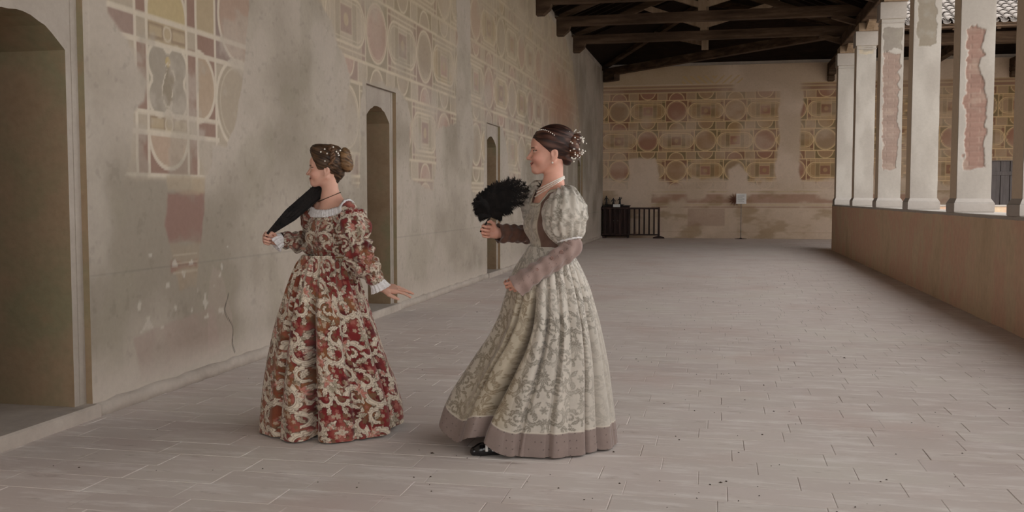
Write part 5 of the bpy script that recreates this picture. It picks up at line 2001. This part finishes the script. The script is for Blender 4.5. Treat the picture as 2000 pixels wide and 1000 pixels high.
    def hair_col(dark, lightc):
        def fn(p):
            qq = head_coords(p, O, hfr, s)
            n = vn(qq[:, 2] * 150 - qq[:, 0] * 40, qq[:, 1] * 60 + qq[:, 0] * 15, 4) * .65 + fbm(qq[:, 0] * 18, qq[:, 2] * 18, 3, 5) * .35
            return mixc(np.broadcast_to(lin(dark), p.shape), np.broadcast_to(lin(lightc), p.shape), sstep(.3, .85, n))
        return fn
    hair, _ = surf('hair', Hp, .0034, M['hair'], body, hair_col((40, 22, 18), (92, 58, 44)), cut=hcut, disp=strands)
    Bp = Prims()
    rb = random.Random(4)
    for k in range(11):
        a = k * 2 * math.pi / 11
        Bp.ell(H(-.105 - .012 * (k % 3), .045 * math.cos(a), .030 + .040 * math.sin(a)), S(.026, .020, .022), None, .012)
    Bp.ell(H(-.100, 0, .030), S(.045, .050, .048), hfr, .012)
    bun, _ = surf('bun', Bp, .0034, M['hair'], hair, hair_col((56, 32, 24), (122, 82, 60)), disp=lambda p: strands(p, 2.2))
    for k in range(64):
        d_ = unit(vec(-rb.uniform(-.35, 1.0), rb.uniform(-.25, 1.0), rb.gauss(0, .7)))
        R_ = 1.04 + .22 * rb.random() ** 2
        pearl(H(-.106 + .060 * d_[0] * R_, .066 * d_[1] * R_, .030 + .064 * d_[2] * R_), rb.uniform(.0034, .0052), bun)
    for k in range(11):                                       # string of pearls over the parting
        t = k / 10
        f_, l_, z_ = .070 - .085 * t, .026 + .050 * t, .110 - .006 * t - .028 * t * t
        n_ = unit(vec((f_ + .012) / .106 ** 2, l_ / .083 ** 2, (z_ - .036) / .095 ** 2))
        k0 = 1 / math.sqrt(((f_ + .012) / .108) ** 2 + (l_ / .085) ** 2 + ((z_ - .036) / .098) ** 2)
        pearl(H(-.012 + (f_ + .012) * k0, l_ * k0, .036 + (z_ - .036) * k0), .0034, hair)
    pearl(H(-.006, .079, -.058), .0058, body, 'earring')
    nA = lambda f, l, z: vec(.060 - f, -l, z)
    for dz in (.0, -.010, -.020):
        _, nc, _ = ring_on(B, nA, lambda f, l, a_: 1.487 - .50 * f + dz * (1 + 6 * f), 72, .003, .11)
        beads('pearl_necklace', nc, .0040, body, M['pearl'])
    return body, gR, loc, rz


M['lace_beige'] = noise_mat('beige_lace', [(.35, (176, 164, 148)), (.6, (200, 190, 174))], 60, .9, .1, grain=160, gstr=.3)
M['mauve_plain'] = noise_mat('dusty_mauve_ribbon', [(.4, (150, 116, 106)), (.7, (184, 150, 138))], 40, .8, .2)
silver, gripS, locS, rzS = figure_silver()


def feather_fan(loc, rz, g):
    t = empty('feather_fan', loc, rz)
    tag(t, 'black feather fan held up by the woman in silver damask', 'fan')
    G = np.asarray(g[0])
    B0 = vec(-.300, G[1] - .015, 1.288)
    mb = MB().tube([tuple(G - unit(B0 - G) * .010), tuple(G), tuple(B0), tuple(B0 + unit(B0 - G) * .03)], [.006, .006, .005, .006], 8)
    mb.build('handle', M['black'], t, True)
    C0, sa, sb, ph = vec(-.235, 0, 1.392), .165, .088, .36
    rf = random.Random(8)
    n = 27
    for k in range(n):
        ang = math.radians(178 - k * (178 - 2) / (n - 1))
        # where this direction leaves the oval
        d2 = (math.cos(ang), math.sin(ang))
        best = 0
        for q in range(1, 120):
            x, z = B0[0] + d2[0] * q * .003 - C0[0], B0[2] + d2[1] * q * .003 - C0[2]
            x, z = x * math.cos(ph) + z * math.sin(ph), -x * math.sin(ph) + z * math.cos(ph)
            if (x / sa) ** 2 + (z / sb) ** 2 < 1:
                best = q * .003
        L = max(best, .06) * rf.uniform(.97, 1.05)
        bow = .045 * L / .2 * (1 if ang < 1.5 else -1)
        yy = rf.uniform(-.018, .018)
        mb = MB()
        sp = []
        m = 16
        for i in range(m + 1):
            s_ = i / m
            o_ = bow * 4 * s_ * (1 - s_) * .5
            sp.append(vec(B0[0] + d2[0] * L * s_ - d2[1] * o_, B0[1] + yy * s_ + .01 * math.sin(3 * s_ + k), B0[2] + d2[1] * L * s_ + d2[0] * o_))
        mb.tube([tuple(p) for p in sp], [.0022 * (1 - .7 * i / m) for i in range(m + 1)], 5)
        w = .040
        for i in range(1, m + 1):
            tg = unit(sp[i] - sp[i - 1])
            sd = unit(np.cross(tg, vec(0, 1, 0)))
            for sgn in (-1, 1):
                for j in range(8):
                    p = sp[i - 1] + (sp[i] - sp[i - 1]) * (j / 8)
                    lw_ = w * (.35 + .65 * math.sin(math.pi * min(1, .15 + .8 * i / m))) * rf.uniform(.7, 1.15)
                    e = p + tg * lw_ * .75 + sd * sgn * lw_ + vec(rf.uniform(-.004, .004), rf.uniform(-.016, .016), rf.uniform(-.004, .004))
                    q = tg * .0019
                    md = (p + e) / 2 + tg * .003
                    mb.add([p - q, p + q, md + q * .8, e, md - q * .8], [(0, 1, 2, 3, 4)])
        mb.build('feather', M['feather'], t)
    return t


feather_fan(locS, rzS, gripS)

# ================================================================== THINGS BY THE FAR WALL
yb = YF - 0.45
t = tag(empty('wooden_railing', (-2.9, yb, 0)), 'low dark wooden railing with upright slats standing by the frescoed far wall', 'railing')
x0, x1 = -1.0, 0.98
for x in (x0, x1):
    MB().box(x - .035, x + .035, -.035, .035, .05, 1.06, .006).build('post', M['furniture'], t)
    MB().add([(x - .20, -.05, 0), (x + .20, -.05, 0), (x + .18, -.05, .045), (x + .05, -.05, .085), (x - .05, -.05, .085), (x - .18, -.05, .045),
              (x - .20, .05, 0), (x + .20, .05, 0), (x + .18, .05, .045), (x + .05, .05, .085), (x - .05, .05, .085), (x - .18, .05, .045)],
             [(5, 4, 3, 2, 1, 0), (6, 7, 8, 9, 10, 11)] + [(k, (k + 1) % 6, (k + 1) % 6 + 6, k + 6) for k in range(6)]).build('foot', M['furniture'], t)
MB().box(x0, x1, -.03, .03, .99, 1.05, .006).build('top_rail', M['furniture'], t)
MB().box(x0, x1, -.025, .025, .10, .15, .006).build('bottom_rail', M['furniture'], t)
for k in range(11):
    x = x0 + .16 + k * .166
    MB().box(x - .028, x + .028, -.012, .012, .14, 1.0, .004).build('slat', M['furniture'], t)
t = tag(empty('side_cabinet', (-3.40, YF - .20, 0)), 'dark low cabinet behind the left half of the wooden railing', 'cabinet')
MB().box(-.42, .46, -.15, .15, .06, 1.08, .01).build('body', M['furniture'], t)
MB().box(-.45, .49, -.17, .17, 1.08, 1.12, .006).build('top', M['black'], t)
for x in (-.38, .42):
    for y in (-.11, .11):
        MB().box(x - .03, x + .03, y - .03, y + .03, 0, .07).build('leg', M['furniture'], t)
for k, x in enumerate((-.21, .235)):
    d = MB().box(x - .2, x + .2, -.168, -.148, .12, 1.04, .004).build('door', M['furniture'], t)
    MB().lathe([(.004, 0), (.012, .01), (.012, .02), (.002, .026)], 8, (x + (.15 if k == 0 else -.15), -.18, .58)).build('knob', M['metal'], d, True)
tr = tag(empty('tray', (-3.46, YF - .20, 1.122)), 'flat black oval tray on top of the dark cabinet', 'tray')
mb = MB()
n = 20
mb.add([(.36 * math.cos(k * 2 * math.pi / n) * q, .13 * math.sin(k * 2 * math.pi / n) * q, z) for q, z in ((.85, 0), (1, .03), (.96, .03), (.82, .008)) for k in range(n)],
       [(r * n + k, r * n + (k + 1) % n, (r + 1) * n + (k + 1) % n, (r + 1) * n + k) for r in range(3) for k in range(n)] + [tuple(range(n - 1, -1, -1)), tuple(range(3 * n, 4 * n))])
mb.build('dish', M['black'], tr, True)
MB().tube([(-.36, 0, .025), (-.41, 0, .05), (-.44, 0, .03)], .008, 6).build('handle', M['black'], tr, True)
figs = ((-.27, .30, 'tall dark figurine standing leftmost on the black tray', 0), (-.03, .22, 'small dark figurine in the middle of the black tray', 1), (.19, .25, 'dark figurine with raised arm rightmost on the black tray', 2))
for dx, h, lab, kd in figs:
    t = tag(empty('figurine', (-3.46 + dx, YF - .20, 1.1535)), lab, 'figurine', 'figurines on the black tray')
    MB().lathe([(.05, 0), (.05, .02), (.03, .03), (.022, .05)], 12).build('base', M['black'], t, True)
    q = Prims()
    q.chain([(0, 0, .045), (0.004, 0, h * .45), (0, 0, h * .72)], [.040, .026, .034], .02)
    q.ell((0, -.004, h * .90), (.022, .022, .028), None, .012)
    for sg in (-1, 1):
        up = 1 if (kd == 2 and sg > 0) else -1
        q.chain([(.034 * sg, 0, h * .70), (.062 * sg, -.01, h * (.70 + .10 * up)), (.06 * sg, -.02, h * (.70 + .28 * up))], [.013, .011, .009], .01)
    surf('statuette', q, .006, M['black_attr'] if 'black_attr' in M else M.setdefault('black_attr', attr_mat('dark_bronze', .5, .4)), t, lambda p: np.broadcast_to(lin((34, 26, 26)), p.shape))
t = tag(empty('name_card', (-3.36, YF - .392, 1.124)), 'small white card leaning at the front edge of the dark cabinet', 'card')
MB().add([(-.12, 0, -.06), (.12, 0, -.06), (.12, .012, .035), (-.12, .012, .035), (-.12, .006, -.06), (.12, .006, -.06), (.12, .018, .035), (-.12, .018, .035)],
         [(0, 1, 2, 3), (7, 6, 5, 4), (0, 4, 5, 1), (1, 5, 6, 2), (2, 6, 7, 3), (3, 7, 4, 0)]).build('card', M['paper'], t)
t = tag(empty('sign_stand', (0.80, YF - .28, 0)), 'slim metal stand with a square white notice near the far wall', 'sign stand')
MB().lathe([(.20, 0), (.20, .008), (.05, .02), (.02, .04)], 24).build('foot_plate', M['black'], t, True)
MB().tube([(0, 0, .03), (0, 0, 1.24)], .013, 8).build('pole', M['metal'], t, True)
b = MB().box(-.165, .165, -.035, -.02, 1.18, 1.52, .003).build('notice', M['paper'], t)
b.rotation_euler = (0, 0, 0)
for k in range(7):
    w = .11 - .03 * (k % 3 == 2)
    MB().box(-.12, -.12 + 2 * w, -.0362, -.0348, 1.46 - k * .036, 1.468 - k * .036).build('printed_line', M['metal'], b)

t = tag(empty('low_bench', (-3.62, 25.0, 0)), 'low dark wooden bench against the left wall, behind the puff sleeve of the silver gown', 'bench')
MB().box(-.14, .14, -.45, .45, .19, .23, .008).build('seat', M['furniture'], t)
for yy in (-.36, .36):
    MB().box(-.12, .12, yy - .03, yy + .03, 0, .19, .005).build('leg', M['furniture'], t)
MB().box(-.02, .02, -.34, .34, .08, .13, .004).build('stretcher', M['furniture'], t)

# dry crumbs and leaf bits blown over the floor
rd = random.Random(21)
mb = MB()
for k in range(420):
    y = 4.3 + 16 * rd.random() ** 1.6
    x = rd.gauss(.2, 1.0) if rd.random() < .6 else rd.uniform(-3.6, 2.6)
    if not -3.7 < x < 2.8:
        continue
    r = rd.uniform(.003, .009) if rd.random() < .93 else rd.uniform(.010, .018)
    a = rd.uniform(0, 6.28)
    e = rd.uniform(.35, 1)
    c_, s_ = math.cos(a), math.sin(a)
    P4 = [(x + c_ * r, y + s_ * r, .0015), (x - s_ * r * e, y + c_ * r * e, .002), (x - c_ * r, y - s_ * r, .0015), (x + s_ * r * e, y - c_ * r * e, .002), (x, y, .004 + r * .3)]
    mb.add(P4, [(0, 1, 4), (1, 2, 4), (2, 3, 4), (3, 0, 4), (3, 2, 1, 0)])
cr = mb.build('floor_crumbs', M['dirt'])
tag(cr, 'dry leaf crumbs scattered over the tiled floor', 'debris', kind='stuff')
